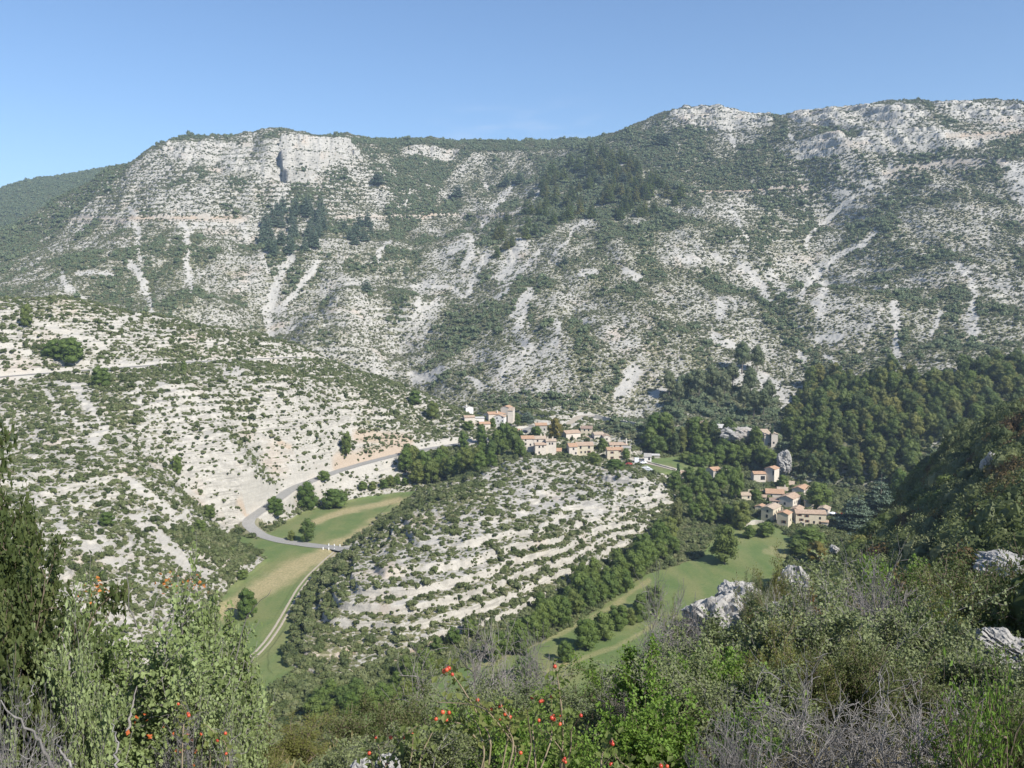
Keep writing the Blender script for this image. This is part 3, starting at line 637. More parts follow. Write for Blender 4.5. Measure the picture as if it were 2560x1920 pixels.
def bark_material(name, c0, c1, sc=6):
    m = NT_(name); tc = m.n('TexCoord'); n = m.noise(sc, 5, .7, tc.outputs['Object'], (1, 1, .3))
    return m.out(m.ramp(n, [(.3, c0), (.7, c1)]), .9, n, .5, .02)

M_scrub = leaf_material('scrub_foliage', [(0.094, 0.116, 0.044), (0.143, 0.165, 0.064), (0.171, 0.187, 0.086), (0.116, 0.149, 0.046), (0.198, 0.196, 0.101)], .2)
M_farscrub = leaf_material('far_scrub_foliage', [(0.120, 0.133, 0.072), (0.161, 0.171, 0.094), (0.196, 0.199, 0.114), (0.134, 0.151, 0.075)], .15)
M_dark = leaf_material('holm_oak_foliage', [(0.055, 0.074, 0.027), (0.083, 0.106, 0.034), (0.105, 0.123, 0.043)], .2)
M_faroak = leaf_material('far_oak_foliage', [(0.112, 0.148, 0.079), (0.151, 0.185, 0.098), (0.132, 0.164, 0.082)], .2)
M_tree = leaf_material('broadleaf_foliage', [(0.100, 0.154, 0.034), (0.136, 0.193, 0.045), (0.171, 0.220, 0.055), (0.112, 0.165, 0.045), (0.201, 0.220, 0.060)], .4, .5)
M_forest = leaf_material('forest_foliage', [(0.077, 0.105, 0.032), (0.118, 0.160, 0.042), (0.153, 0.193, 0.050), (0.218, 0.204, 0.060), (0.088, 0.127, 0.046), (0.136, 0.182, 0.040), (0.177, 0.187, 0.070)], .35, .5)
M_cedar = leaf_material('cedar_needles', [(0.113, 0.155, 0.101), (0.145, 0.191, 0.127), (0.126, 0.172, 0.112)], .1, .8)
M_pine = leaf_material('pine_needles', [(0.119, 0.141, 0.068), (0.145, 0.161, 0.085), (0.099, 0.128, 0.057)], .15, .6)
M_cyp = leaf_material('cypress_foliage', [(0.043, 0.081, 0.028), (0.057, 0.095, 0.032)], .1)
M_plane = leaf_material('plane_foliage', [(0.176, 0.151, 0.038), (0.220, 0.174, 0.048)], .3, .5)
M_bark = bark_material('bark', (.09, .075, .06), (.2, .175, .15))

def ico(sub):
    bm = bmesh.new(); bmesh.ops.create_icosphere(bm, subdivisions=sub, radius=1)
    v = np.array([q.co[:] for q in bm.verts]); f = np.array([[q.index for q in p.verts] for p in bm.faces]); bm.free()
    return v, f
ICO1, ICO2 = ico(1), ico(2)

def leaf_quads(r, cen, nor, size, aspect=.7):
    """one small face per row, facing nor with a random roll"""
    n = len(cen)
    t = r.normal(size=(n, 3)); t -= nor * (t * nor).sum(1)[:, None]; t /= np.linalg.norm(t, axis=1)[:, None] + 1e-9
    b = np.cross(nor, t)
    s = size[:, None]
    v = np.stack([cen - t * s, cen - b * s * aspect, cen + t * s, cen + b * s * aspect], 1)
    return v.reshape(-1, 3), np.arange(n * 4).reshape(n, 4)

def crown(seed, lobes, n, size, out=.5, core=.8, sub=1, shell=.5):
    """lobes: rows x y z rx ry rz. Leaf-sized faces through the shell of every lobe, round a dim core of twigs"""
    r = np.random.default_rng(seed); lobes = np.asarray(lobes, float)
    wts = (lobes[:, 3] * lobes[:, 5]); wts = wts / wts.sum()
    k = r.choice(len(lobes), n, p=wts)
    d = r.normal(size=(n, 3)); d /= np.linalg.norm(d, axis=1)[:, None]
    rad = 1 - shell * r.random(n) ** 1.7 + .06 * r.normal(size=n)
    cen = lobes[k, :3] + d * lobes[k, 3:] * rad[:, None]
    nor = d * out + r.normal(size=(n, 3)) * (.5 if out < .8 else .42) + np.array([0, 0, .25]); nor /= np.linalg.norm(nor, axis=1)[:, None]
    v, f = leaf_quads(r, cen, nor, size * (.6 + .8 * r.random(n)))
    V, Fs = [v], [f]
    base = len(v); cv, cf = (ICO1, ICO2)[sub - 1]
    tri = []
    for q in lobes:
        if core <= 0: break
        V.append(cv * (1 + .12 * r.normal(size=(len(cv), 1))) * q[3:] * core + q[:3]); tri.append(cf + base); base += len(cv)
    return np.concatenate(V), [f] + ([np.concatenate(tri)] if tri else [])

def shrub_lobes(seed, n=6, h=.8, spread=.62):
    r = np.random.default_rng(seed); L = []
    for i in range(n):
        a = r.random() * 6.28; d = spread * math.sqrt(r.random()); s = .32 + .25 * r.random()
        L.append((d * math.cos(a), d * math.sin(a), s * h * .7 + h * .55 * (1 - d) * r.random(), s, s, s * h))
    return L

def tree_lobes(seed, n, R, H, z0, taper=.6):
    """lobes filling a rounded crown of half-width R from z0 to H"""
    r = np.random.default_rng(seed); L = [(0, 0, (z0 + H) / 2, R * .6, R * .6, (H - z0) * .42)]
    for i in range(n):
        t = (i + .5) / n; z = z0 + (H - z0) * (.12 + .78 * t)
        prof = R * math.sqrt(max(.05, 1 - (2 * (t * .92 + .06) - .85) ** 2 * taper))
        a = i * 2.4 + r.random(); s = R * (.3 + .2 * r.random()); d = max(0, prof - s) * (.75 + .3 * r.random())
        L.append((d * math.cos(a), d * math.sin(a), z, s, s, s * (.75 + .3 * r.random())))
    return L

def tube(pts_, radii, k=6):
    """a tapering limb through points"""
    p = np.asarray(pts_, float); n = len(p)
    t = np.gradient(p, axis=0); t /= np.linalg.norm(t, axis=1)[:, None] + 1e-9
    ref = np.array([1., .3, .1]); a = np.cross(t, ref); a /= np.linalg.norm(a, axis=1)[:, None] + 1e-9; b = np.cross(t, a)
    th = np.arange(k) * 2 * np.pi / k
    v = p[:, None] + (a[:, None] * np.cos(th)[None, :, None] + b[:, None] * np.sin(th)[None, :, None]) * np.asarray(radii)[:, None, None]
    i = np.arange(n * k).reshape(n, k)
    f = np.stack([i[:-1], np.roll(i, -1, 1)[:-1], np.roll(i, -1, 1)[1:], i[1:]], -1).reshape(-1, 4)
    return v.reshape(-1, 3), f

def join(parts):
    V, Fs, o = [], {}, 0
    for v, f in parts:
        for q in (f if isinstance(f, list) else [f]): Fs.setdefault(q.shape[1], []).append(q + o)
        V.append(v); o += len(v)
    return np.concatenate(V), [np.concatenate(q) for q in Fs.values()]

def trunk_mesh(seed, H, r0, spread, n=5, z0=.3):
    r = np.random.default_rng(seed); parts = []
    w = r.normal(size=(6, 2)) * H * .015
    z = np.linspace(-.4, H * .8, 6); parts.append(tube(np.stack([w[:, 0], w[:, 1], z], -1), np.linspace(r0, r0 * .25, 6)))
    for i in range(n):
        a = i * 2.4 + r.random(); zz = H * (z0 + .4 * i / n)
        e = np.array([math.cos(a) * spread * (.6 + .4 * r.random()), math.sin(a) * spread * .8, zz + spread * (.5 + .3 * r.random())])
        s = np.array([0, 0, zz]); parts.append(tube([s, s * .6 + e * .4 + [0, 0, -.06 * spread], e], [r0 * .45, r0 * .3, r0 * .1], 5))
    return join(parts)

PROTO = DATA.collections.new('plant_kinds')                           # never linked to the scene: sources for the uncountable scrub
def proto(name, v, f, mats):
    me = mesh_np(name, v, f, mats); o = DATA.objects.new(name, me); return me, o

def scatter_stuff(name, pos, scale, protos, label, cat, mat_rot=None, seed=1):
    """ground cover nobody could count: one object; its plants are instanced on its points"""
    c = DATA.collections.new(name + '_kinds')
    for i, o in enumerate(protos):
        o2 = DATA.objects.new('%s_kind_%s' % (name, chr(97 + i)), o.data); c.objects.link(o2)
    me = DATA.meshes.new(name); n = len(pos)
    me.vertices.add(n); me.vertices.foreach_set('co', np.asarray(pos, np.float32).ravel())
    r = np.random.default_rng(seed)
    at = me.attributes.new('size', 'FLOAT_VECTOR', 'POINT'); at.data.foreach_set('vector', np.asarray(scale, np.float32).ravel())
    rot = np.zeros((n, 3), np.float32); rot[:, 2] = r.random(n) * 6.283; rot[:, :2] = r.normal(size=(n, 2)) * .08
    at = me.attributes.new('turn', 'FLOAT_VECTOR', 'POINT'); at.data.foreach_set('vector', rot.ravel())
    at = me.attributes.new('pick', 'INT', 'POINT'); at.data.foreach_set('value', r.integers(0, len(protos), n).astype(np.int32))
    g = DATA.node_groups.new(name, 'GeometryNodeTree')
    g.interface.new_socket('Geometry', in_out='INPUT', socket_type='NodeSocketGeometry'); g.interface.new_socket('Geometry', in_out='OUTPUT', socket_type='NodeSocketGeometry')
    N = g.nodes.new; a = N('NodeGroupInput'); b = N('NodeGroupOutput'); mp = N('GeometryNodeMeshToPoints'); ip = N('GeometryNodeInstanceOnPoints'); ci = N('GeometryNodeCollectionInfo')
    ci.inputs[0].default_value = c; ci.inputs[1].default_value = True; ci.inputs[2].default_value = True
    ip.inputs['Pick Instance'].default_value = True
    def named(kind, nm):
        q = N('GeometryNodeInputNamedAttribute'); q.data_type = kind; q.inputs[0].default_value = nm
        return [s for s in q.outputs if s.enabled][0]
    Lk = g.links.new
    Lk(a.outputs[0], mp.inputs[0]); Lk(mp.outputs[0], ip.inputs['Points']); Lk(ci.outputs[0], ip.inputs['Instance'])
    Lk(named('INT', 'pick'), ip.inputs['Instance Index'])
    e2r = N('FunctionNodeEulerToRotation'); Lk(named('FLOAT_VECTOR', 'turn'), e2r.inputs[0]); Lk(e2r.outputs[0], ip.inputs['Rotation'])
    Lk(named('FLOAT_VECTOR', 'size'), ip.inputs['Scale']); Lk(ip.outputs[0], b.inputs[0])
    o = link(name, me); md = o.modifiers.new('plants', 'NODES'); md.node_group = g
    return tag(o, label, cat, None, 'stuff')

# cell areas for sampling
dr = np.gradient(rr)[:, None]; da = np.gradient(az)[None, :]
gz = np.abs(np.gradient(Z, axis=0) / dr); gt = np.abs(np.gradient(Z, axis=1) / (RR * da))
AREA = RR * dr * da * np.sqrt(1 + np.minimum(gz, 2.) ** 2 + np.minimum(gt, 2.) ** 2)
NEARVIS = ((Z + 1.6) / RR > EMAX) & (U0 > -260) & (U0 < 2800) & (V0 < 2100)
def sample(mask, lam, per, seed, cap=None):
    """Poisson points on the ground where mask holds; lam = -ln(1 - cover), per = mean footprint in square metres"""
    wgt = np.where(mask, lam * AREA / per, 0).ravel()
    cs = np.cumsum(wgt); N = int(cs[-1])
    if cap and N > cap: print('capped', N, cap); N = cap
    r = np.random.default_rng(seed)
    k = np.searchsorted(cs, r.random(N) * cs[-1])
    k = np.minimum(k, len(cs) - 1); i, j = k // NA, k % NA
    ii = np.minimum(i + 1, NRR - 1); jj = np.minimum(j + 1, NA - 1)
    a = r.random(N); b = r.random(N)
    g = lambda q: (q[i, j] * (1 - a) + q[ii, j] * a) * (1 - b) + (q[i, jj] * (1 - a) + q[ii, jj] * a) * b
    return np.stack([g(X), g(Y), g(Z)], -1), (i, j)

LAM = -np.log(1 - np.clip(cover, 0, .93))
# terrace treads hold more than the steep faces
LAM = LAM * np.where(REG == 4, 1.0, np.clip(1.15 - .4 * np.minimum(gz, 2), .4, 1.1))
TREEZ = [(6, [(880, 380), (1400, 330), (1600, 380), (2212, 240), (2212, 600), (1990, 650), (1650, 770), (1560, 880), (1550, 1000), (1480, 1150), (1380, 1040), (1000, 1000), (760, 940), (730, 800), (700, 640), (800, 540)])]
forest = np.zeros(X.shape, bool)
for c, po in TREEZ: forest |= polymask(K(c, po), U0 + warpU, V0 + warpV)
forest &= (RR > 300) & ~polymask(K(6, [(570, 640), (730, 640), (760, 760), (740, 900), (660, 900), (640, 780), (560, 760)]), U0, V0)

SH = []
for i in range(8):
    v, f = crown(100 + i, shrub_lobes(200 + i, 5 + i % 4, .62 + .1 * (i % 4)), 230, .13, .5, .82)
    SH.append(proto('scrub_kind', v, f, [M_scrub])[1])
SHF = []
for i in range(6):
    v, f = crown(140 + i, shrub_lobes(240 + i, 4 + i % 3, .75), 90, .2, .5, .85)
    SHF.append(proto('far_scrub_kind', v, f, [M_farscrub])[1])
SHD = []
for i in range(5):
    v, f = crown(160 + i, shrub_lobes(260 + i, 7, 1.0), 320, .12, .5, .82)
    SHD.append(proto('oak_scrub_kind', v, f, [M_dark])[1])

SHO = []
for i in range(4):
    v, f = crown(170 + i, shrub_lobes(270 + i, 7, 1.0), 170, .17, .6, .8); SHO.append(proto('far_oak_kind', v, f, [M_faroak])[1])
SINK = .12
# 1. the mountainside
m = ((REG == 4) | (REG == 5)) & NEARVIS & ~forest
LF = LAM * np.where(cl > .3, .6, 1)
p1, ij = sample(m, LF, 2.5, 21, 460000)
cv = cover[ij]; r = np.random.default_rng(5)
s1 = np.clip(r.lognormal(-.08, .42, len(p1)), .4, 3.0) * (.92 + .75 * np.clip(cv - .6, 0, 1)) * np.clip(1100 / np.hypot(p1[:, 0], p1[:, 1]), .8, 1.15) ** -.5
print('mountain scrub', len(p1))
p1[:, 2] -= SINK
big = (cv > .66) & (r.random(len(p1)) < .16)
sc = np.stack([s1, s1, s1 * (.75 + .4 * r.random(len(p1)))], -1)
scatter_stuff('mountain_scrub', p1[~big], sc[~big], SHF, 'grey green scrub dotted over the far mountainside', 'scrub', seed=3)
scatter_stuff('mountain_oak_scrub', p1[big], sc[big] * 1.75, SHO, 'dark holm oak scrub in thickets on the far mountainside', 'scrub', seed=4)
# 2. left hill, centre hill, floor margins
m = ((REG == 1) | (REG == 2) | (REG == 0)) & NEARVIS & (mead < .3) & ~forest
p2, ij = sample(m, LAM, 1.9, 22, 90000)
r = np.random.default_rng(6); cv = cover[ij]
s2 = np.clip(r.lognormal(-.2, .45, len(p2)), .35, 2.3) * (.9 + .6 * np.clip(cv - .6, 0, 1))
print('hill scrub', len(p2)); p2[:, 2] -= SINK
dist = np.linalg.norm(p2, axis=1)
NHILL = 170
inf = proj(p2[:, 0], p2[:, 1], p2[:, 2])[0]; inf = (inf > 10) & (inf < 2550)
order = np.argsort(-s2 / dist * inf); top = order[:NHILL]; rest = order[NHILL:]
sc2 = np.stack([s2, s2 * (.85 + .3 * r.random(len(p2))), s2 * (.7 + .5 * r.random(len(p2)))], -1)
dk = r.random(len(p2)) < .22
scatter_stuff('hill_scrub', p2[rest][~dk[rest]], sc2[rest][~dk[rest]], SH, 'olive green garrigue scrub scattered over the stony hills', 'scrub', seed=5)
scatter_stuff('hill_oak_scrub', p2[rest][dk[rest]], sc2[rest][dk[rest]], SHD, 'dark oak scrub among the garrigue on the stony hills', 'scrub', seed=6)
def shrub(pos, scl, kind, lab, grp, rz):
    o = DATA.objects.new('shrub', kind.data); col.objects.link(o)
    o.location = pos; o.scale = scl; o.rotation_euler = (0, 0, rz)
    return tag(o, lab, 'shrub', grp)
REGN = {0: ('by the meadow edge', 'shrubs along the meadow edges'), 1: ('on the white stones of the left hill', 'shrubs on the left hill'), 2: ('on a ledge of the terraced centre hill', 'shrubs on the centre hill')}
for q in top:
    d = bool(dk[q]); w = REGN[int(REG[ij[0][q], ij[1][q]])]
    kd = (SHD if d else SH)[int(r.integers(0, 5))]
    shrub(p2[q], sc2[q], kd, ('dark green oak shrub ' if d else 'rounded olive green shrub ') + w[0], ('dark oak ' if d else 'olive green ') + w[1], r.random() * 6.28)
# ------------------------------------------------------------------ trees: one mesh per kind (unit height), copied; each tree is an Empty with trunk and crown
print('trees', time.time() - T0)
def kind_broad(seed, R=.42, z0=.12, n=13, leaves=1500, ls=.028, mat=M_tree, core=.75, taper=.6):
    v, f = crown(seed, tree_lobes(seed + 1, n, R, 1, z0, taper), leaves, ls, 1.3, core, 1, .34)
    cm = mesh_np('crown', v, f, [mat]); tv, tf = trunk_mesh(seed, .95, .03, R * .8)
    return mesh_np('trunk', tv, tf, [M_bark], smooth=True), cm

def kind_conifer(seed, tiers=15, R=.2, mat=M_cedar, leaves=1700, flat=.28, top=.96, z0=.06, ls=.024):
    """tiers of level sprays on short limbs, wide below and pointed above"""
    r = np.random.default_rng(seed); L = []
    for i in range(tiers):
        t = i / (tiers - 1); z = z0 + (top - z0) * t; w = R * (1 - t) ** .8 + .012
        k = 6 if t < .6 else 4 if t < .85 else 2
        for j in range(k):
            a = j * 6.283 / k + r.random() * 1.2 + i; q = w * (.75 + .4 * r.random())
            L.append((q * .6 * math.cos(a), q * .6 * math.sin(a), z + .01 * r.normal(), q * .5, q * .5, max(.008, q * flat * .5)))
    v, f = crown(seed, L, leaves, ls, .2, .55, 1, .6)
    cm = mesh_np('crown', v, f, [mat]); tv, tf = tube([(0, 0, -.04), (0, 0, .4), (0, 0, .96)], (.022, .014, .003))
    return mesh_np('trunk', tv, tf, [M_bark], smooth=True), cm

KINDS = {
 'broad': [kind_broad(300 + i, .40 + .04 * (i % 3), .06 + .05 * (i % 2)) for i in range(5)],
 'round': [kind_broad(320 + i, .44, .02, 15, 1900, .024, M_tree, .8, .5) for i in range(3)],
 'poplar': [kind_broad(340 + i, .21, .05, 13, 1500, .024, M_forest, .8, .8) for i in range(2)],
 'forest': [kind_broad(360 + i, .40 + .05 * (i % 3), .1, 12, 1300, .03, M_forest) for i in range(6)],
 'cedar': [kind_conifer(380 + i, 15, .2 + .03 * i) for i in range(3)],
 'widecedar': [kind_conifer(390 + i, 13, .4, leaves=9000, flat=.24, ls=.02) for i in range(2)],
 'fir': [kind_conifer(400 + i, 13, .24, M_forest, 1200, .5) for i in range(2)],
 'pine': [kind_broad(420 + i, .36, .3, 11, 1500, .024, M_pine, .7, .9) for i in range(3)],
 'cypress': [kind_broad(440, .1, .0, 16, 900, .02, M_cyp, .9, .9)],
 'plane': [kind_broad(450, .42, .08, 15, 1900, .024, M_plane, .75)],
}
NAMES = {'broad': ('broadleaf_tree', 'tree'), 'round': ('broadleaf_tree', 'tree'), 'poplar': ('poplar_tree', 'poplar'), 'forest': ('broadleaf_tree', 'tree'), 'cedar': ('cedar_tree', 'cedar'), 'widecedar': ('cedar_tree', 'cedar'),
         'fir': ('conifer_tree', 'conifer'), 'pine': ('pine_tree', 'pine'), 'cypress': ('cypress_tree', 'cypress'), 'plane': ('plane_tree', 'plane tree')}
tr = np.random.default_rng(77)
def tree(kind, p, H, W, label, group=None):
    vs = KINDS[kind]; tm, cm = vs[int(tr.integers(0, len(vs)))]
    nm, cat = NAMES[kind]
    bb = {'poplar': .48, 'cypress': .24, 'cedar': .44, 'fir': .46, 'widecedar': .8}.get(kind, .9)
    s = W / bb
    e = empty(nm, (p[0], p[1], p[2] - .15), tr.random() * 6.283, (s, s, H))
    tag(e, label, cat, group)
    link('trunk', tm, e); link('crown', cm, e)
    return e

# crop, centre, base, width, height (crop px), kind, label, group
G_ROW = 'round trees in the row across the meadow'
HAND = [
 (7, 1890, 270, 130, 140, 'broad', 'lone leafy green tree beside the valley road on the meadow edge', None),
 (7, 1520, 740, 150, 180, 'round', 'leafy tree standing in the lower left meadow beside the pale dry strip', None),
 (7, 1490, 495, 90, 55, 'round', 'low wide bush in the lower left meadow above the leafy tree', None),
 (8, 1510, 930, 185, 190, 'round', 'largest dark round tree of the row across the meadow', None), (8, 1615, 870, 165, 165, 'round', 'round tree touching the largest one in the meadow row', None),
 (8, 1710, 805, 150, 150, 'round', 'round pale green tree in the middle of the meadow row', None), (8, 1785, 775, 90, 95, 'round', 'small bushy tree in the gap of the meadow row', None), (8, 1850, 750, 145, 165, 'round', 'front one of the twin round trees at the upper end of the meadow row', None),
 (8, 1930, 705, 150, 170, 'round', 'rear one of the twin round trees at the upper end of the meadow row', None), (8, 1385, 1005, 120, 120, 'round', 'smallest round tree at the lower end of the meadow row', None),
 (8, 1140, 1115, 190, 130, 'round', 'wide dark bush by itself in the lower meadow', None), (8, 970, 1150, 90, 80, 'round', 'small dark bush in the lower meadow in front of bare grey twigs', None),
 (6, 370, 1500, 225, 235, 'broad', 'big loose leafy tree at the head of the right meadow', None), (6, 470, 1280, 150, 165, 'round', 'dense dark round tree left of the lower hamlet', None),
 (6, 440, 1110, 110, 200, 'broad', 'tall green tree behind the dense round tree left of the lower hamlet', None), (6, 80, 1300, 105, 220, 'poplar', 'tall ivy green tree at the foot of the terraced hill', None),
 (6, 950, 1160, 170, 155, 'broad', 'yellow green tree just behind the lower hamlet roofs', None), (6, 730, 1030, 85, 75, 'round', 'small dark round tree beside the gabled house of the lower hamlet', None),
 (6, 940, 1500, 150, 130, 'plane', 'yellowish tree below the lower hamlet', None), (6, 560, 1110, 110, 70, 'round', 'small green tree in the courtyard of the lower hamlet', None),
 (6, 890, 1375, 230, 95, 'round', 'dark spreading tree in front of the lower hamlet', None), (6, 820, 1440, 150, 90, 'broad', 'low green tree between the lower hamlet and the yellowish tree', None), (6, 620, 1330, 160, 90, 'broad', 'bushy tree left below the lower hamlet', None),
 (6, 520, 1340, 110, 80, 'broad', 'small bushy tree above the big loose tree of the right meadow', None), (6, 1450, 1150, 140, 220, 'broad', 'bright green tree beside the spreading cedars', None),
 (5, 1320, 490, 120, 130, 'plane', 'yellow brown plane tree among the middle village houses', None), (5, 570, 365, 105, 115, 'broad', 'dark green tree on the ledges left of the upper hamlet', None), (5, 1150, 385, 100, 85, 'cedar', 'blue grey conifer beside the upper hamlet', None),
 (5, 1090, 410, 50, 80, 'broad', 'small dark tree behind the low garage of the upper hamlet', None), (5, 1205, 470, 90, 65, 'round', 'small tree beside the barn above the middle village', None), (5, 1555, 640, 120, 75, 'round', 'dark bush under the big front house of the middle village', None),
 (5, 1615, 555, 80, 75, 'round', 'green tree in the yard of the middle village', None), (5, 1690, 670, 150, 60, 'round', 'low dark bush below the chapel end of the middle village', None), (5, 1750, 610, 90, 70, 'round', 'dark tree leaning on the chapel end of the middle village', None),
 (5, 940, 415, 60, 60, 'round', 'small dark tree in front of the upper hamlet', None), (5, 790, 430, 90, 60, 'round', 'low dark bush left below the upper hamlet', None), (5, 870, 430, 50, 40, 'round', 'small bush before the orange roofed shed of the upper hamlet', None),
 (5, 460, 275, 110, 90, 'round', 'broad dark oak on the crest left of the gorge', None),
 (4, 1890, 1400, 160, 150, 'round', 'big grey green bush between the road bank and the meadow', None), (4, 2050, 1400, 190, 115, 'round', 'wide dark bush at the top edge of the left meadow', None), (4, 1690, 1440, 130, 105, 'round', 'grey green bush beside the valley road bend', None), (4, 1990, 1235, 90, 65, 'round', 'grey bush overhanging the valley road', None),
 (4, 1285, 1470, 90, 85, 'round', 'dark round bush on the lower left hill', None), (4, 1230, 1545, 80, 70, 'round', 'dark round bush below another on the lower left hill', None), (4, 2130, 1080, 85, 150, 'broad', 'dark tree pair standing on the pale ledge above the valley road', None), (4, 620, 650, 130, 110, 'round', 'dense green bush just below the hillside road', None), (4, 165, 285, 75, 120, 'round', 'dark green bush on the left hill crest', None),
 (4, 430, 500, 200, 130, 'round', 'big bush above the hillside road', None), (4, 330, 470, 150, 90, 'round', 'olive bush beside the big one above the hillside road', None), (4, 1130, 570, 40, 70, 'round', 'small upright bush at the hillside road', None), (4, 1790, 1600, 60, 60, 'round', 'small tree beside the lone tree on the road', None), (4, 1090, 1190, 70, 110, 'round', 'dark upright bush on the left hill above the road bend', None),
 (7, 660, 170, 110, 80, 'round', 'green bush on the stones of the lower left hill', None),
]
for c, cx, by, w_, h_, kd, lab, grp in HAND:
    (u, v), = K(c, [(cx, by)]); p = hit(u, v, 150); d = np.linalg.norm(p)
    tree(kd, p, h_ * .40687 * d / F * 1.03, w_ * .40687 * d / F, lab, grp)
# ranks and clumps whose trees nothing tells apart
RANK = [
 (8, 'broad', 'leafy tree in the belt between the terraced hill and the right meadow', 'trees in the belt below the terraced hill', 130, 150, [(1030, 960), (1080, 900), (1120, 960), (1170, 890), (1200, 830), (1250, 800), (1255, 870), (1310, 790), (1340, 740), (1375, 790), (1430, 730), (1400, 660), (1470, 720), (1480, 640), (1530, 680), (1560, 620), (1600, 650), (1650, 620), (1640, 540), (1700, 580), (1730, 520), (1745, 580), (1780, 480), (1820, 500), (1850, 440), (1900, 420), (1960, 380), (1860, 380), (1960, 300), (2020, 270), (940, 1010), (985, 960), (1480, 560), (1560, 520), (1230, 700), (1700, 450)]),
 (8, 'broad', 'dark tree at the tip of the terraced hill', 'trees round the tip of the terraced hill', 130, 130, [(450, 1190), (400, 1230), (330, 1250), (260, 1280), (190, 1310), (120, 1300), (60, 1340), (420, 1120), (350, 1170), (20, 1290), (-60, 1340), (-120, 1290), (-160, 1370), (-60, 1230), (100, 1230), (520, 1060), (600, 960), (700, 900), (800, 850)]),
 (6, 'poplar', 'tall tree of the riverside group right of the middle village', 'riverside trees right of the middle village', 105, 200, [(20, 820), (70, 840), (110, 830), (150, 760), (40, 760), (330, 850), (300, 800), (420, 850), (460, 870), (500, 820), (390, 780), (560, 870), (250, 790)]),
 (6, 'broad', 'leafy tree of the riverside group right of the middle village', 'leafy trees right of the middle village', 150, 150, [(210, 850), (190, 770), (370, 880), (430, 900), (500, 900), (270, 840), (610, 910), (650, 930), (-40, 830), (-90, 790), (-60, 720), (10, 730), (330, 900)]),
 (6, 'broad', 'low spreading tree along the village field', 'low trees along the village field', 110, 80, [(140, 880), (190, 900), (240, 905), (270, 900)]),
 (5, 'broad', 'leafy tree in the hollow between the left meadow and the middle village', 'trees in the hollow above the left meadow', 115, 130, [(470, 765), (560, 760), (520, 700), (450, 650), (610, 690), (640, 650), (690, 720), (730, 690), (760, 640), (780, 700), (840, 650), (870, 610), (930, 600), (960, 570), (1000, 590), (1040, 550), (1080, 560), (1110, 600), (860, 690), (760, 560), (870, 530), (420, 620), (400, 690), (1010, 530), (650, 740), (930, 660)]),
 (5, 'round', 'bush on the bank at the top of the left meadow', 'bushes at the top of the left meadow', 70, 60, [(140, 800), (200, 800), (270, 790), (310, 770), (20, 860), (350, 760), (400, 770)]),
 (6, 'pine', 'grey green pine on the slope above the riverside houses', 'pines above the riverside houses', 130, 160, [(90, 520), (150, 470), (215, 485), (290, 440), (370, 475), (420, 430), (530, 475), (570, 325), (480, 330), (550, 600), (610, 590), (490, 560), (640, 540), (30, 470), (330, 540)]),
 (6, 'broad', 'garden tree between the lower hamlet and the terraced hill', 'garden trees left of the lower hamlet', 110, 110, [(200, 1080), (260, 1040), (300, 1120), (230, 1180), (330, 1200), (180, 1220), (280, 1250), (130, 1130), (150, 1010), (230, 1010), (340, 1050), (390, 1010), (60, 1060), (390, 1250), (20, 1390), (60, 1440), (-20, 1350)]),
 (2, 'cedar', 'blue grey cedar standing alone on the far slope', 'scattered cedars on the far slope', 70, 80, [(230, 640), (720, 720), (1180, 720), (1590, 640), (1500, 590), (1740, 640), (2000, 400), (1960, 400), (160, 1300), (1380, 1130), (1020, 650), (1100, 640)]),
 (2, 'cedar', 'blue grey cedar in the plantation on the bowl slope', 'cedars on the bowl slope', 60, 90, [(60, 980), (100, 960), (150, 990), (190, 950), (120, 900), (30, 930), (170, 900), (90, 1010)]),
 (1, 'cedar', 'blue green cedar in the plantation under the left cliffs', 'cedar plantation under the left cliffs', 56, 115, None),
 (2, 'fir', 'dark conifer in the wood on the far spur', 'conifers in the wood on the far spur', 55, 95, None),
]
for c, kd, lab, grp, w_, h_, lst in RANK:
    if lst is None:
        po, n = ([(1540, 860), (1700, 800), (2060, 800), (2060, 920), (1980, 1080), (1820, 1060), (1720, 1110), (1640, 1080)], 40) if kd == 'cedar' else ([(1300, 560), (1560, 450), (1760, 420), (1900, 600), (2150, 760), (1900, 850), (1560, 880), (1440, 860), (1250, 960), (1130, 980), (950, 1110), (920, 960), (1090, 840), (1230, 680)], 120)
        q = np.array(po); lst = []
        while len(lst) < n:
            u = tr.uniform(q[:, 0].min(), q[:, 0].max()); v = tr.uniform(q[:, 1].min(), q[:, 1].max())
            if polymask(po, np.array([u]), np.array([v]))[0]: lst.append((u, v))
    for cx, by in lst:
        (u, v), = K(c, [(cx, by)]); p = hit(u, v, 150); d = np.linalg.norm(p)
        s = .8 + .42 * tr.random()
        tree(kd, p, h_ * s * .40687 * d / F, w_ * s * (.9 + .2 * tr.random()) * .40687 * d / F, lab, grp)
for c, cx, by, w_, h_, lab in [(6, 1325, 1275, 240, 320, 'tall blue green cedar with level tiers beside the lower hamlet'), (6, 1190, 1295, 260, 230, 'wide low blue green cedar in front of the taller one')]:
    (u, v), = K(c, [(cx, by)]); p = hit(u, v, 150); d = np.linalg.norm(p); tree('widecedar', p, h_ * .40687 * d / F, w_ * .40687 * d / F, lab)
for c, cx, by, w_, h_, lab in [(6, 85, 1040, 42, 175, 'slim dark cypress in front of the orange roofed field house'), (6, 612, 725, 26, 95, 'short cypress left of the cliff house'), (6, 662, 775, 26, 150, 'tall thin cypress before the cliff house wall')]:
    (u, v), = K(c, [(cx, by)]); p = hit(u, v, 150); d = np.linalg.norm(p); tree('cypress', p, h_ * .40687 * d / F, w_ * .40687 * d / F, lab)
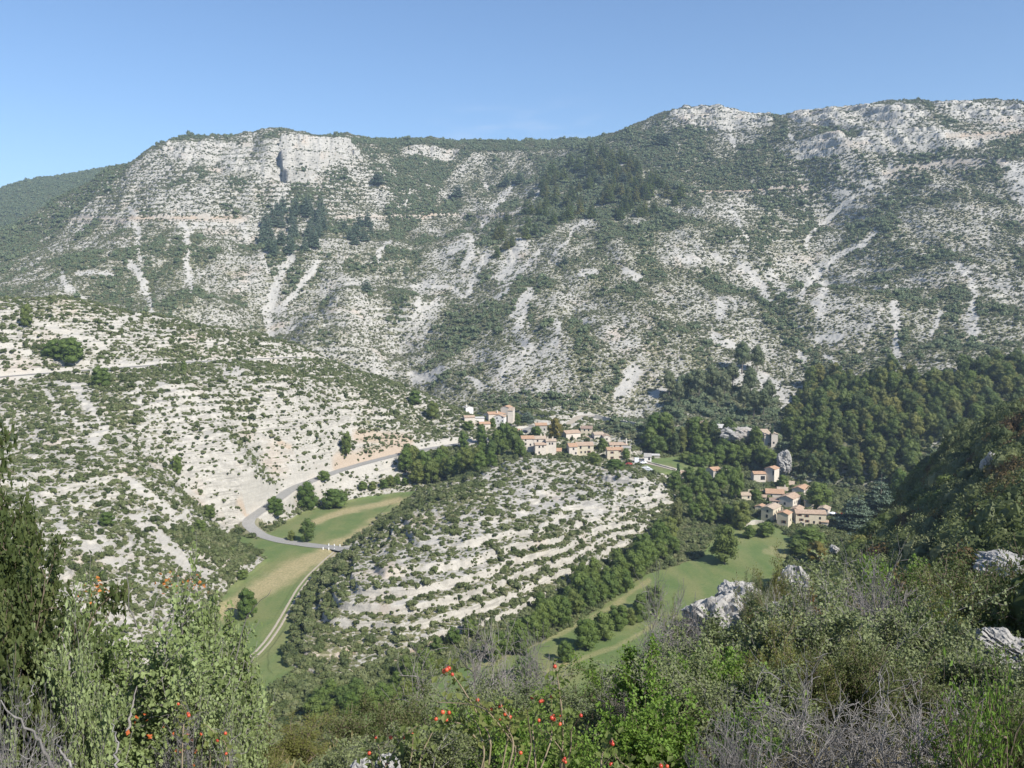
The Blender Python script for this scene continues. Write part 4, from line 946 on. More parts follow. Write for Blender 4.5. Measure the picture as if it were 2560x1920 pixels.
for q in range(46):                                                   # trees on the flank and foot of the right hand slope
    u, y = tr.uniform(2080, 2420), tr.uniform(130, 270); a = (u - 1280) / F; x = a * y; z = ground(x, y)
    if z < -97 or ground(x * 1.02, y * 1.02) > z + 3: continue
    H = tr.uniform(3, 6.5); tree('forest', (x, y, z), H, H * tr.uniform(.8, 1.1), 'leafy tree on the shaded flank of the right hand slope', 'trees on the right hand slope')
# the wood: the nearest trees one by one, the rest as one mass
m = forest & NEARVIS & ((REG == 4) | (REG == 0) | (REG == 2))
village = polymask(K(6, [(480, 900), (720, 890), (900, 1000), (1040, 1130), (1100, 1200), (1080, 1280), (700, 1320), (480, 1300), (460, 1100)]), U0, V0)
pf, ij = sample(m & ~village, np.full(X.shape, 2.0), 30, 33, 4200)
rf = np.random.default_rng(9); R_ = np.clip(rf.lognormal(.93, .4, len(pf)), 1.1, 5.2); H_ = R_ * (1.9 + .9 * rf.random(len(pf)))
dist = np.linalg.norm(pf, axis=1); inf = proj(pf[:, 0], pf[:, 1], pf[:, 2])[0] < 2540; order = np.argsort(-R_ / dist * inf)
nb = sum(1 for o in col.objects if o.name.startswith('broadleaf_tree')); print('wood', len(pf), 'hand broadleaf', nb)
for q in order[:max(0, 296 - nb)]:
    tree('forest', pf[q], H_[q], 2 * R_[q], 'leafy tree in the dense wood right of the hamlets', 'trees in the wood right of the hamlets')
rest = order[max(0, 296 - nb):]
FO = []
for tm, cm in KINDS['forest'][:5]:
    tv = np.array([v.co[:] for v in cm.vertices]); o = DATA.objects.new('wood_kind', cm); FO.append(o)
scatter_stuff('wood', pf[rest] - [0, 0, .3], np.stack([R_[rest] / .45, R_[rest] / .45, H_[rest]], -1), FO, 'dense broadleaf wood filling the valley on the right', 'wood', seed=12)
pu, ij = sample(m & ~village, np.full(X.shape, 1.2), 4.5, 34, 14000)
scatter_stuff('wood_undergrowth', pu - [0, 0, .1], np.stack([1.1 + .7 * rf.random(len(pu))] * 3, -1), SHD, 'dark undergrowth beneath the wood', 'undergrowth', seed=13)
# ------------------------------------------------------------------ the hamlets: every house its own thing with wall, roof, chimney, windows, door
print('village', time.time() - T0)
ZO = {1: (1130, 990), 2: (1290, 1040), 3: (1560, 1100), 4: (1700, 1030), 5: (1830, 1160)}
ZS = 300 / 2212
def wall_material(name, c):
    m = NT_(name); tc = m.n('TexCoord'); a = m.noise(2.5, 5, .7, tc.outputs['Object']); b = m.noise(.35, 4, .6, tc.outputs['Object']); f = m.noise(9, 3, .7, tc.outputs['Object'], (1, 1, 1.8))
    k = m.ramp(a, [(.3, tuple(.78 * q for q in c)), (.6, c)])
    k = m.mix(m.ramp(b, [(.45, 0), (.75, .4)]), k, tuple(.6 * q for q in c))
    return m.out(m.mix(m.math('MULTIPLY', m.ramp(f, [(.35, 1.), (.5, 0)]), .4), k, tuple(.55 * q for q in c)), .92, f, .4, .03)
def roof_material(name, c):
    m = NT_(name); tc = m.n('TexCoord'); a = m.noise(1.2, 5, .75, tc.outputs['Object']); b = m.noise(8, 3, .7, tc.outputs['Object'])
    w = m.n('TexWave', wave_type='BANDS', bands_direction='X'); w.inputs['Scale'].default_value = 1.6; w.inputs['Distortion'].default_value = .6; m.l(tc.outputs['Object'], w.inputs[0])
    k = m.ramp(a, [(.28, tuple(.6 * q for q in c)), (.5, c), (.75, tuple(min(1, 1.3 * q + .03) for q in c))])
    k = m.mix(m.math('MULTIPLY', b, .45), k, (.42, .34, .25))
    return m.out(m.mix(m.math('MULTIPLY', w.outputs[1], .35), k, tuple(.45 * q for q in c)), .9, w.outputs[1], .7, .08)
WL = {'w': wall_material('pale_stone_wall', (0.644, 0.574, 0.487)), 'y': wall_material('cream_stone_wall', (0.592, 0.522, 0.392)), 'g': wall_material('grey_stone_wall', (0.487, 0.452, 0.392)), 'b': wall_material('white_render', (0.713, 0.687, 0.644))}
RF = {'o': roof_material('orange_tiles', (.50, .30, .185)), 'p': roof_material('pink_tiles', (.48, .345, .25)), 'n': roof_material('buff_tiles', (0.496, 0.392, 0.296)), 'd': roof_material('brown_tiles', (0.313, 0.217, 0.174)), 'g': roof_material('grey_slabs', (0.435, 0.418, 0.383)), 'b': roof_material('white_sheet', (0.679, 0.661, 0.635))}
mm = NT_('window_dark'); M_win = mm.out((.03, .032, .036), .25)
mm = NT_('shutter_wood'); M_shut = mm.out((.16, .09, .06), .7)
mm = NT_('door_wood'); M_door = mm.out((.11, .07, .045), .7)

def box_np(x0, x1, y0, y1, z0, z1):
    v = np.array([(x, y, z) for z in (z0, z1) for y in (y0, y1) for x in (x0, x1)], float)
    return v, np.array([(0, 2, 3, 1), (4, 5, 7, 6), (0, 1, 5, 4), (1, 3, 7, 5), (3, 2, 6, 7), (2, 0, 4, 6)])

def slab(top, th):
    """a thick sheet from its 4 top corners"""
    t = np.array(top, float); b = t - [0, 0, th]
    v = np.concatenate([t, b]); return v, np.array([(0, 1, 2, 3), (7, 6, 5, 4), (0, 4, 5, 1), (1, 5, 6, 2), (2, 6, 7, 3), (3, 7, 4, 0)])

def house(zo, x0, x1, by, ey, D, rot, ridge, wc, rc, label, wins=(), chim=(), name='stone_house', pitch=.34, cat='house', door=None, d0=0.0, wins_side=()):
    """front face from zoom px x0 to x1 with its base at by and eaves at ey; D metres deep; rot turns the front to the right (+) or left (-)"""
    o = ZO[zo]; f = lambda x, y: (o[0] + x * ZS, o[1] + y * ZS)
    uc, vc = f((x0 + x1) / 2, by); p = hit(uc, vc, 200); d = p[1] + d0
    if d0: p = P(uc, vc, d)
    k = ZS * np.linalg.norm(p) / F * 1.07
    Wd = abs(x1 - x0) * k / math.cos(math.radians(rot)); H = (by - ey) * k * 1.02
    e = empty(name, p, math.radians(rot)); tag(e, label, cat)
    h = Wd / 2
    pf, ps = [], []
    if ridge == 'x':                                                  # ridge along the front
        rise = pitch * D / 2; r = H + rise
        prof = [(0, -4), (0, H), (D / 2, r), (D, H), (D, -4)]
        v = np.array([(s * h, y, z) for s in (-1, 1) for y, z in prof]); fc = [np.array([(0, 5, 6, 1), (1, 6, 7, 2), (2, 7, 8, 3), (3, 8, 9, 4)]), np.array([(0, 1, 2, 3, 4), (9, 8, 7, 6, 5)])]
        q = h + .22; ov = .35; zo_ = -pitch * ov
        tops = [[(-q, -ov, H + zo_ + .16), (q, -ov, H + zo_ + .16), (q, D / 2, r + .16), (-q, D / 2, r + .16)], [(-q, D / 2, r + .16), (q, D / 2, r + .16), (q, D + ov, H + zo_ + .16), (-q, D + ov, H + zo_ + .16)]]
    elif ridge == 'y':                                                # gable to the front
        rise = pitch * h; r = H + rise
        prof = [(-h, -4), (-h, H), (0, r), (h, H), (h, -4)]
        v = np.array([(x, y, z) for y in (0, D) for x, z in prof]); fc = [np.array([(0, 5, 6, 1), (1, 6, 7, 2), (2, 7, 8, 3), (3, 8, 9, 4)])[:, ::-1], np.array([(4, 3, 2, 1, 0), (5, 6, 7, 8, 9)])]
        ov = .3; q0, q1 = -.22, D + .22; zo_ = -pitch * ov
        tops = [[(-h - ov, q1, H + zo_ + .16), (-h - ov, q0, H + zo_ + .16), (0, q0, r + .16), (0, q1, r + .16)], [(0, q1, r + .16), (0, q0, r + .16), (h + ov, q0, H + zo_ + .16), (h + ov, q1, H + zo_ + .16)]]
    else:                                                             # one slope falling to the front
        r = H + pitch * D * .6
        v = np.array([(s * h, y, z) for s in (-1, 1) for y, z in ((0, -4), (0, H), (D, r), (D, -4))]); fc = [np.array([(0, 4, 5, 1), (1, 5, 6, 2), (2, 6, 7, 3), (0, 1, 2, 3), (7, 6, 5, 4)])]
        q = h + .2; g = (r - H) / D
        tops = [[(-q, -.35, H - g * .35 + .16), (q, -.35, H - g * .35 + .16), (q, D + .2, r + g * .2 + .16), (-q, D + .2, r + g * .2 + .16)]]
    link('wall', mesh_np('wall', v, fc, [WL[wc]]), e)
    rfm = [slab(t, .18) for t in tops]; rv, rfc = join(rfm)
    ro = link('roof', mesh_np('roof', rv, rfc, [RF[rc]]), e)
    for cx, cy in chim:
        z = r - .6; b = join([box_np(cx * h - .3, cx * h + .3, cy * D - .25, cy * D + .25, z, r + 1.0), box_np(cx * h - .38, cx * h + .38, cy * D - .33, cy * D + .33, r + 1.0, r + 1.12)])
        link('chimney', mesh_np('chimney', b[0], b[1], [WL[wc]]), ro)
    for wx, wy, ww, wh, sh in wins:                                   # zoom px centre on the front face, size in metres
        cx = (wx - (x0 + x1) / 2) * k / math.cos(math.radians(rot)); cz = (by - wy) * k
        b = box_np(cx - ww / 2, cx + ww / 2, -.03, .2, cz - wh / 2, cz + wh / 2)
        wo = link('window', mesh_np('window', b[0], b[1], [M_win]), e)
        if sh:
            for s in (-1, 1):
                b = box_np(cx + s * (ww / 2 + .27) - .25, cx + s * (ww / 2 + .27) + .25, -.07, .1, cz - wh / 2, cz + wh / 2)
                link('shutter', mesh_np('shutter', b[0], b[1], [M_shut]), wo)
    for fy, fz in wins_side:                                          # on the right hand wall, as shares of depth and height
        b = box_np(h - .2, h + .03, fy * D - .4, fy * D + .4, fz * H - .55, fz * H + .55); link('window', mesh_np('window', b[0], b[1], [M_win]), e)
    if door:
        cx = (door[0] - (x0 + x1) / 2) * k; b = box_np(cx - .55, cx + .55, -.035, .2, -.2, 2.1); link('door', mesh_np('door', b[0], b[1], [M_door]), e)
    return e, p, k

W = lambda *a: [(x, y, .85, 1.15, 0) for x, y in a]
WS = lambda *a: [(x, y, .8, 1.1, 1) for x, y in a]
# middle village
house(2, 112, 330, 692, 440, 6.5, 6, 'x', 'w', 'o', 'tall pale house with a bright orange roof at the left end of the middle village', W((180, 455), (183, 525), (262, 540)), [], door=None)
house(2, 330, 552, 692, 442, 6.3, 6, 'x', 'w', 'n', 'tall pale house with a buff roof joined to the bright orange roofed one', W((400, 470)), [(.3, .5), (.85, .45)])
house(2, 362, 555, 700, 545, 4.5, 8, 'x', 'w', 'p', 'lower pale house in front of the buff roofed house with two small windows', W((432, 575), (493, 570), (430, 675)), [(-.85, .6)], d0=-5)
house(2, 562, 735, 700, 482, 5, 4, 'x', 'w', 'n', 'narrow pale house with paired windows beside the lower pale house', W((622, 520), (668, 520)), [(-.6, .5), (.4, .5)], d0=-3)
house(2, 738, 828, 695, 648, 4, -8, 'x', 'w', 'o', 'tiny orange roofed shed between two groups of the middle village', pitch=.6, name='stone_shed', cat='shed')
house(2, 985, 1125, 745, 580, 7.5, 8, 'x', 'w', 'o', 'pale house with orange roof and balcony at the left of the big front house', W((1060, 615), (1100, 690)), [])
house(2, 1125, 1418, 745, 560, 7.5, 4, 'x', 'y', 'p', 'big cream house with two tall openings and a row of windows on the rock', [(1195, 583, 1.0, 1.9, 0), (1340, 580, 1.0, 1.9, 0)] + W((1205, 672), (1275, 670)) + WS((1338, 665)), [])
house(2, 930, 1185, 500, 330, 7, 24, 'x', 'w', 'p', 'tall house with a shaded blank left wall behind the big cream house', W((1035, 380)), [], d0=4)
house(2, 1200, 1392, 420, 246, 6.5, -8, 'x', 'y', 'd', 'tall square house with a dark brown roof at the top of the middle village', W((1265, 272), (1335, 272)) + [(1262, 345, 1., 1.5, 0), (1336, 345, 1., 1.5, 0)], [(-.7, .4)], d0=12, wins_side=[(.5, .7)])
house(2, 985, 1200, 330, 240, 7, 5, 'x', 'w', 'n', 'buff roofed house with a chimney behind the shaded wall house', (), [(-.7, .5), (.9, .3)], d0=16)
house(2, 1232, 1400, 500, 432, 5, 6, 'mono', 'w', 'n', 'small lean-to house with a buff roof before the dark brown roof', W((1300, 470)), [], d0=5)
house(2, 1450, 1620, 470, 352, 6, 12, 'x', 'w', 'n', 'low house with a buff roof right of the tall square house', W((1560, 420)), [], d0=4)
house(2, 1620, 1735, 482, 385, 7, 6, 'y', 'w', 'p', 'low gabled house joined to the buff roofed one on the right', W((1675, 430)), [])
e_, p_, k_ = house(2, 1740, 2045, 620, 540, 6, 4, 'x', 'g', 'p', 'low chapel with a pink roof and a thin bell gable', W((1820, 560), (1920, 560)), [], name='chapel', cat='chapel', d0=4)
b = join([box_np(4.2, 4.9, .2, 4.5, -3, 3.2), box_np(4.2, 4.9, 1.2, 2.6, 3.2, 5.4), box_np(4.3, 4.8, 1.6, 2.2, 5.4, 6.0)]); link('bell_gable', mesh_np('bell_gable', b[0], b[1], [WL['w']]), e_)
house(2, 1692, 1965, 812, 642, 6, 3, 'x', 'y', 'o', 'two storey cream house with shutters in front of the chapel', WS((1775, 682), (1915, 662), (1775, 770), (1920, 760)), [(-.2, .4)])
house(2, 1965, 2110, 790, 612, 5, -4, 'mono', 'w', 'g', 'grey flat roofed annexe beside the two storey cream house', (), [], pitch=.12, d0=1)
house(2, 368, 565, 285, 180, 6, 3, 'x', 'g', 'o', 'lone barn with an orange roof above the plane tree', W((520, 250)), [], name='stone_barn', cat='barn')
# upper hamlet
house(1, 262, 388, 345, 225, 5, 32, 'y', 'b', 'g', 'narrow white tower house with a grey roof at the left of the upper hamlet', W((300, 300)), [(-.5, .3)])
house(1, 240, 415, 512, 402, 5, 14, 'x', 'w', 'p', 'low pale house with a pink roof below the white tower house', (), [])
house(1, 420, 590, 500, 415, 4, 8, 'mono', 'b', 'b', 'white terrace building between the pink and orange roofed houses', (), [], pitch=.1)
house(1, 522, 702, 602, 522, 5.5, 14, 'x', 'w', 'o', 'small orange roofed shed at the front of the upper hamlet', W((600, 560)), [], name='stone_shed', cat='shed')
house(1, 690, 1040, 500, 345, 6.5, 16, 'x', 'w', 'o', 'long main house of the upper hamlet with an orange roof', W((960, 400)), [(-.1, .2)], d0=5)
house(1, 772, 955, 585, 400, 5.5, -14, 'y', 'b', 'p', 'white gabled house with four windows in front of the long main house', [(832, 420, .8, 1, 0), (922, 405, .8, 1, 0), (850, 470, .8, 1, 0), (925, 465, .8, 1, 0)], [])
house(1, 905, 1045, 500, 235, 6, -22, 'y', 'w', 'o', 'tallest house of the upper hamlet with a red hipped roof', (), [], d0=8, wins_side=[(.4, .6)])
house(1, 1030, 1118, 525, 290, 6, -12, 'mono', 'w', 'n', 'tall blank stone wing at the right end of the upper hamlet', (), [], d0=4)
house(1, 1068, 1225, 685, 642, 5, -22, 'x', 'b', 'o', 'low white garage with an orange roof by the upper car park', (), [], name='garage', cat='garage')
house(1, 600, 780, 250, 200, 5, 0, 'mono', 'g', 'g', 'flat grey stone outbuilding behind the upper hamlet', (), [], pitch=.1, d0=10)
# riverside houses on the right, field houses
house(4, 230, 422, 320, 215, 5, -22, 'x', 'g', 'p', 'grey fronted riverside house with a pink roof', W((285, 240), (362, 240)), [], d0=-2)
house(4, 622, 770, 425, 305, 6, -26, 'mono', 'g', 'b', 'riverside house with a white sheet roof', W((670, 330), (715, 330)), [], d0=-2)
house(4, 545, 735, 425, 385, 3, -12, 'mono', 'g', 'o', 'red roofed lean-to in front of the white roofed riverside house', (), [], name='stone_shed', cat='shed', d0=-6)
house(4, 900, 1018, 470, 350, 3, -10, 'mono', 'w', 'n', 'ruined pale stub of a house beside the river cliff', (), [], name='ruined_house', cat='ruin', pitch=.9)
house(4, 1560, 1680, 610, 440, 6, 8, 'mono', 'w', 'n', 'cliff house with a sloping wall above the riverside trees', (), [], pitch=.6)
house(4, 1690, 1792, 640, 440, 6, -10, 'y', 'w', 'n', 'tall narrow cliff house with a white chimney', [(1728, 575, .9, 1.1, 0)], [(-.4, .2)])
house(3, 1025, 1235, 740, 640, 5.5, -3, 'x', 'w', 'p', 'small field house with a pink roof behind the slim cypress', (), [], pitch=.4)
house(3, 1642, 1800, 770, 580, 6.5, 24, 'x', 'g', 'o', 'tall stone house with a shaded left wall by the village field', W((1720, 640), (1700, 580), (1860, 610)), [])
house(3, 1800, 1955, 700, 545, 5, 6, 'mono', 'w', 'g', 'roofless ruin joined to the tall stone house by the field', (), [], name='ruined_house', cat='ruin', pitch=-.2)
house(3, 380, 498, 402, 315, 3.5, -6, 'mono', 'b', 'g', 'small white shed with a grey roof beside the village field', [(460, 350, 1., 1.5, 0)], [], name='garden_shed', cat='shed', pitch=.5)
house(3, 505, 650, 335, 290, 3.5, -6, 'mono', 'g', 'b', 'low open sided shelter with a white roof behind the small white shed', (), [], name='garden_shed', cat='shed', pitch=.1)
# lower hamlet
house(5, 410, 612, 345, 200, 5, 2, 'x', 'w', 'o', 'low wing with a white garage door at the top of the lower hamlet', [(560, 265, 2.2, 2.0, 0)], [])
house(5, 622, 750, 350, 120, 6, -40, 'y', 'w', 'o', 'tall gabled house with a red roof at the top of the lower hamlet', [(735, 175, .7, 2.4, 0)], [])
house(5, 1135, 1292, 570, 475, 9, -38, 'y', 'w', 'o', 'large bright orange roofed house at the back of the lower hamlet', (), [], wins_side=[(.3, .7), (.7, .7)])
house(5, 1042, 1130, 480, 395, 7, -20, 'x', 'w', 'n', 'buff roofed barn beside the bright orange roof of the lower hamlet', (), [], d0=6, name='stone_barn', cat='barn')
house(5, 185, 342, 695, 590, 5.5, 4, 'x', 'y', 'n', 'pale house with a buff roof at the left end of the lower hamlet', W((300, 620)), [(.9, .5)])
house(5, 352, 650, 610, 540, 5, -10, 'x', 'w', 'p', 'long narrow house behind the courtyard of the lower hamlet', W((418, 555)), [], d0=4)
house(5, 470, 620, 665, 615, 4, -14, 'x', 'w', 'p', 'low pink roofed shed in the courtyard of the lower hamlet', (), [], name='stone_shed', cat='shed')
house(5, 650, 930, 680, 560, 8, -14, 'x', 'w', 'o', 'broad orange roofed house in the middle of the lower hamlet', W((735, 600)), [], d0=3)
house(5, 850, 1010, 600, 500, 6, -14, 'x', 'w', 'n', 'buff roofed house half hidden behind the broad orange roof', (), [(.5, .5)], d0=9)
house(5, 712, 885, 770, 690, 5, -12, 'x', 'w', 'd', 'small dark red roofed house below the broad orange roof', W((825, 715)), [])
house(5, 895, 1080, 830, 655, 10, -38, 'y', 'w', 'p', 'biggest house of the lower hamlet with a long pink roof', W((975, 740)), [], d0=2, wins_side=[(.25, .6), (.5, .6), (.75, .6)])
house(5, 440, 560, 880, 800, 4.5, -30, 'y', 'y', 'o', 'little orange roofed shed at the left front of the lower hamlet', (), [], name='stone_shed', cat='shed')
house(5, 562, 722, 1065, 850, 9, -38, 'y', 'y', 'n', 'cream gabled house with a buff roof at the front left of the lower hamlet', W((645, 885)) + [(640, 970, .9, 1.4, 0)], [], wins_side=[(.4, .7), (.7, .7)])
house(5, 850, 1002, 1165, 950, 5.5, -34, 'y', 'y', 'o', 'cream gabled front house with an orange roof and shuttered window', [(945, 1072, .9, 1.2, 1)], [(-.5, .6)], wins_side=[(.6, .5)])
house(5, 1090, 1222, 1065, 870, 7, -32, 'y', 'y', 'p', 'cream house with a pink roof between the front gable and the long house', W((1160, 925), (1160, 1010)), [], d0=1)
house(5, 1218, 1685, 1140, 945, 6, -8, 'x', 'y', 'p', 'long two storey cream house with six shuttered windows', WS((1275, 965), (1385, 980), (1305, 1045), (1395, 1065)) + W((1590, 1010), (1500, 1080)), [], door=(1595, 0))
house(5, 1340, 1520, 930, 880, 4, -8, 'mono', 'w', 'd', 'low brown roof behind the long two storey house', (), [], d0=6, name='stone_shed', cat='shed')
house(5, 1360, 1495, 830, 715, 3, -6, 'mono', 'y', 'n', 'small pale outbuilding under the yellow green tree', (), [], name='stone_shed', cat='shed', pitch=.1)
house(5, 1600, 1740, 950, 850, 6, -30, 'y', 'w', 'n', 'gabled shed with grey roof beside the white parasol', (), [], name='stone_shed', cat='shed')
house(5, 1660, 1760, 1150, 1080, 3, -20, 'x', 'w', 'p', 'low annexe at the shaded end of the long two storey house', (), [], d0=-1, name='stone_shed', cat='shed')

# garden walls: rough stone ribbons along the ground
def stone_wall(pix, h, th, label, rmin=150, mat=None, name='stone_wall'):
    p = np.array([hit(u, v, rmin) for u, v in pix]); d = np.concatenate([[0], np.cumsum(np.linalg.norm(np.diff(p[:, :2], axis=0), axis=1))]); n = max(6, int(d[-1] / 1.2))
    t = np.linspace(0, d[-1], n); q = np.stack([np.interp(t, d, p[:, i]) for i in range(3)], -1)
    tn = np.gradient(q[:, :2], axis=0); tn /= np.linalg.norm(tn, axis=1)[:, None] + 1e-9; nr = np.stack([-tn[:, 1], tn[:, 0]], -1)
    r = np.random.default_rng(len(label)); top = q[:, 2] + h * (1 + .12 * r.normal(size=n))
    V = []
    for s, z in ((-1, q[:, 2] - 1.2), (-1, top), (1, top), (1, q[:, 2] - 1.2)):
        V.append(np.concatenate([q[:, :2] + nr * s * th / 2 * (1 + .1 * r.normal(size=(n, 1))), z[:, None]], 1))
    v = np.stack(V, 1); i = np.arange(n * 4).reshape(n, 4)
    f = np.concatenate([np.stack([i[:-1, a], i[1:, a], i[1:, a + 1], i[:-1, a + 1]], -1) for a in range(3)]); cap = np.array([i[0], i[-1][::-1]])
    o = link(name, mesh_np(name, v.reshape(-1, 3), np.concatenate([f, cap]), [mat or WL['g']])); tag(o, label, 'wall'); return o
zz = lambda z, L: [(ZO[z][0] + x * ZS, ZO[z][1] + y * ZS) for x, y in L]
stone_wall(zz(5, [(215, 1165), (330, 1130), (430, 1110), (610, 1125)]), 1.8, .6, 'dry stone wall below the gardens of the lower hamlet')
stone_wall(zz(5, [(1070, 1110), (1180, 1100), (1260, 1120), (1340, 1160)]), 1.5, .4, 'pale yard wall in front of the cream pink roofed house')
stone_wall(zz(1, [(1250, 530), (1380, 540), (1520, 560)]), .8, .4, 'low pale wall behind the upper car park')
stone_wall(zz(1, [(640, 870), (760, 850), (900, 830), (1010, 800), (1160, 740)]), 1.2, .5, 'pale retaining wall below the road of the upper hamlet')
stone_wall(zz(2, [(1450, 30), (1600, 60), (1780, 110), (2000, 150), (2200, 180)]), 2.0, .6, 'long grey terrace wall behind the middle village')
stone_wall(zz(3, [(420, 410), (560, 450), (740, 500), (960, 560)]), .7, .5, 'low kerb of pale stones along the village field track')
stone_wall([(1195, 1120), (1230, 1112), (1262, 1106)], 2.2, .6, 'short broken wall on the ledges beside the upper hamlet road')

# cars
def car_mesh_parts():
    prof = [(-2.05, .35), (-2.1, .75), (-1.3, .9), (-.75, 1.42), (.85, 1.45), (1.6, .95), (2.05, .85), (2.1, .4)]
    n = len(prof); V = [(x, s * (.84 if z < 1.0 else .66), z) for s in (-1, 1) for x, z in prof]
    f4 = [(i, i + 1, n + i + 1, n + i) for i in range(n - 1)] + [(n - 1, 0, n, 2 * n - 1)]
    body = mesh_np('body', V, [np.array(f4), np.array([tuple(range(n))[::-1], tuple(range(n, 2 * n))])])
    b = join([box_np(-.72, .8, -.78, .78, .98, 1.36), box_np(-1.0, 1.2, -.6, .6, 1.0, 1.3)]); glass = mesh_np('windows', b[0], b[1], [M_win])
    a = np.arange(14) * 2 * np.pi / 14; wv = np.array([(.33 * math.cos(t), y, .33 + .33 * math.sin(t)) for y in (-.1, .1) for t in a])
    i = np.arange(14); wf = [np.stack([i, np.roll(i, -1), np.roll(i, -1) + 14, i + 14], -1), np.array([tuple(range(13, -1, -1)), tuple(range(14, 28))])]
    mt = NT_('tyre'); return body, glass, mesh_np('wheel', wv, wf, [mt.out((.02, .02, .02), .8)])
CB, CG, CW = car_mesh_parts()
def car(zo, x, y, rz, c, label, name='parked_car', rmin=200):
    o = ZO[zo]; p = hit(o[0] + x * ZS, o[1] + y * ZS, rmin)
    e = empty(name, p + [0, 0, .06], math.radians(rz)); tag(e, label, 'car', None)
    m = NT_('car_paint'); m.out(c, .3); m.b.inputs['Coat Weight'].default_value = .5
    bo = link('body', CB.copy(), e); bo.data.materials.append(m.m); link('windows', CG, e)
    for sx in (-1.3, 1.3):
        for sy in (-.8, .8): link('wheel', CW, e, (sx, sy, 0))
car(1, 870, 815, 22, (.7, .7, .72), 'silver car driving down the road below the upper hamlet', 'silver_car')
car(1, 1335, 675, -8, (.02, .025, .05), 'dark blue car on the upper car park')
car(1, 1240, 690, 10, (.75, .75, .75), 'white car beside the dark blue one on the upper car park')
car(3, 290, 450, 10, (.03, .03, .035), 'black car parked by the small white shed')
car(3, 350, 440, 20, (.75, .75, .76), 'white car parked against the black car')
car(3, 400, 535, -15, (.78, .78, .78), 'white car at the edge of the village field')
car(3, 450, 570, -20, (.7, .72, .74), 'pale silver car nearest the rocks at the village field')
car(3, 85, 470, 40, (.35, .06, .05), 'dull red car on the grass below the chapel')
car(5, 1940, 945, 0, (.6, .03, .03), 'red car in the shade behind the white parasol')
# white van box by the shed, parasol, bridge posts
def van():
    o = ZO[3]; p = hit(o[0] + 235 * ZS, o[1] + 432 * ZS, 200); e = empty('white_trailer', p + [0, 0, .1], math.radians(-8)); tag(e, 'white box trailer beside the small white shed', 'trailer')
    b = box_np(-1.15, 1.15, -.9, 3, .5, 2.5); m = NT_('white_panel'); link('body', mesh_np('body', b[0], b[1], [m.out((.8, .8, .8), .4)]), e)
    for sx in (-.95, .95): link('wheel', CW, e, (sx, 1, 0)).rotation_euler = (0, 0, math.pi / 2)
van()
def parasol():
    o = ZO[5]; p = hit(o[0] + 1850 * ZS, o[1] + 1000 * ZS, 200); e = empty('white_parasol', p); tag(e, 'round white parasol at the shaded end of the lower hamlet', 'parasol')
    a = np.arange(16) * 2 * np.pi / 16; c = [(0, 0, 3.0)] + [(1.55 * math.cos(t), 1.55 * math.sin(t), 2.45) for t in a] + [(1.55 * math.cos(t), 1.55 * math.sin(t), 2.25) for t in a]
    f3 = np.array([(0, 1 + i, 1 + (i + 1) % 16) for i in range(16)]); f4 = np.array([(1 + i, 17 + i, 17 + (i + 1) % 16, 1 + (i + 1) % 16) for i in range(16)])
    m = NT_('white_canvas'); link('canopy', mesh_np('canopy', c, [f3, f4], [m.out((.85, .85, .85), .8)]), e)
    tv, tf = tube([(0, 0, 0), (0, 0, 1.5), (0, 0, 2.9)], (.04, .04, .03)); link('pole', mesh_np('pole', tv, tf, [m.m]), e)
    tv, tf = tube([(0, 0, -.1), (0, 0, .1)], (.3, .28), 12); link('base', mesh_np('base', tv, tf, [WL['g']]), e)
parasol()
mp_ = NT_('white_post'); MPOST = mp_.out((.8, .8, .78), .6)
for u, v in [(822, 1365), (836, 1366), (850, 1367), (808, 1374), (822, 1375), (836, 1376)]:
    p = hit(u, v, 200); b = join([box_np(-.16, .16, -.16, .16, -.3, .8), box_np(-.2, .2, -.2, .2, .8, .92)])
    o = link('bridge_post', mesh_np('bridge_post', b[0], b[1], [MPOST]), None, p); tag(o, 'short white post on the small road bridge', 'post', 'white posts of the road bridge')
# ------------------------------------------------------------------ the near slope: rocks, bushes of twigs and leaves, dead shrubs, rose canes
print('near', time.time() - T0)
def leaf_faces(r, cen, axis, size, width=.45, fold=.25):
    """pointed leaves of two folded halves; axis: the way each leaf points"""
    n = len(cen); ax = axis / (np.linalg.norm(axis, axis=1)[:, None] + 1e-9)
    up = r.normal(size=(n, 3)) * .55 + [0, 0, 1.]; sd = np.cross(ax, up); sd /= np.linalg.norm(sd, axis=1)[:, None] + 1e-9; nr = np.cross(sd, ax)
    s = size[:, None]; m = cen + ax * s * .5
    v = np.stack([cen, m + sd * s * width + nr * s * fold * .5, cen + ax * s * (1 + .1 * r.normal(size=(n, 1))), m - sd * s * width + nr * s * fold * .5], 1).reshape(-1, 3)
    b = np.arange(n)[:, None] * 4
    return v, np.concatenate([b + [0, 2, 1], b + [0, 3, 2]])

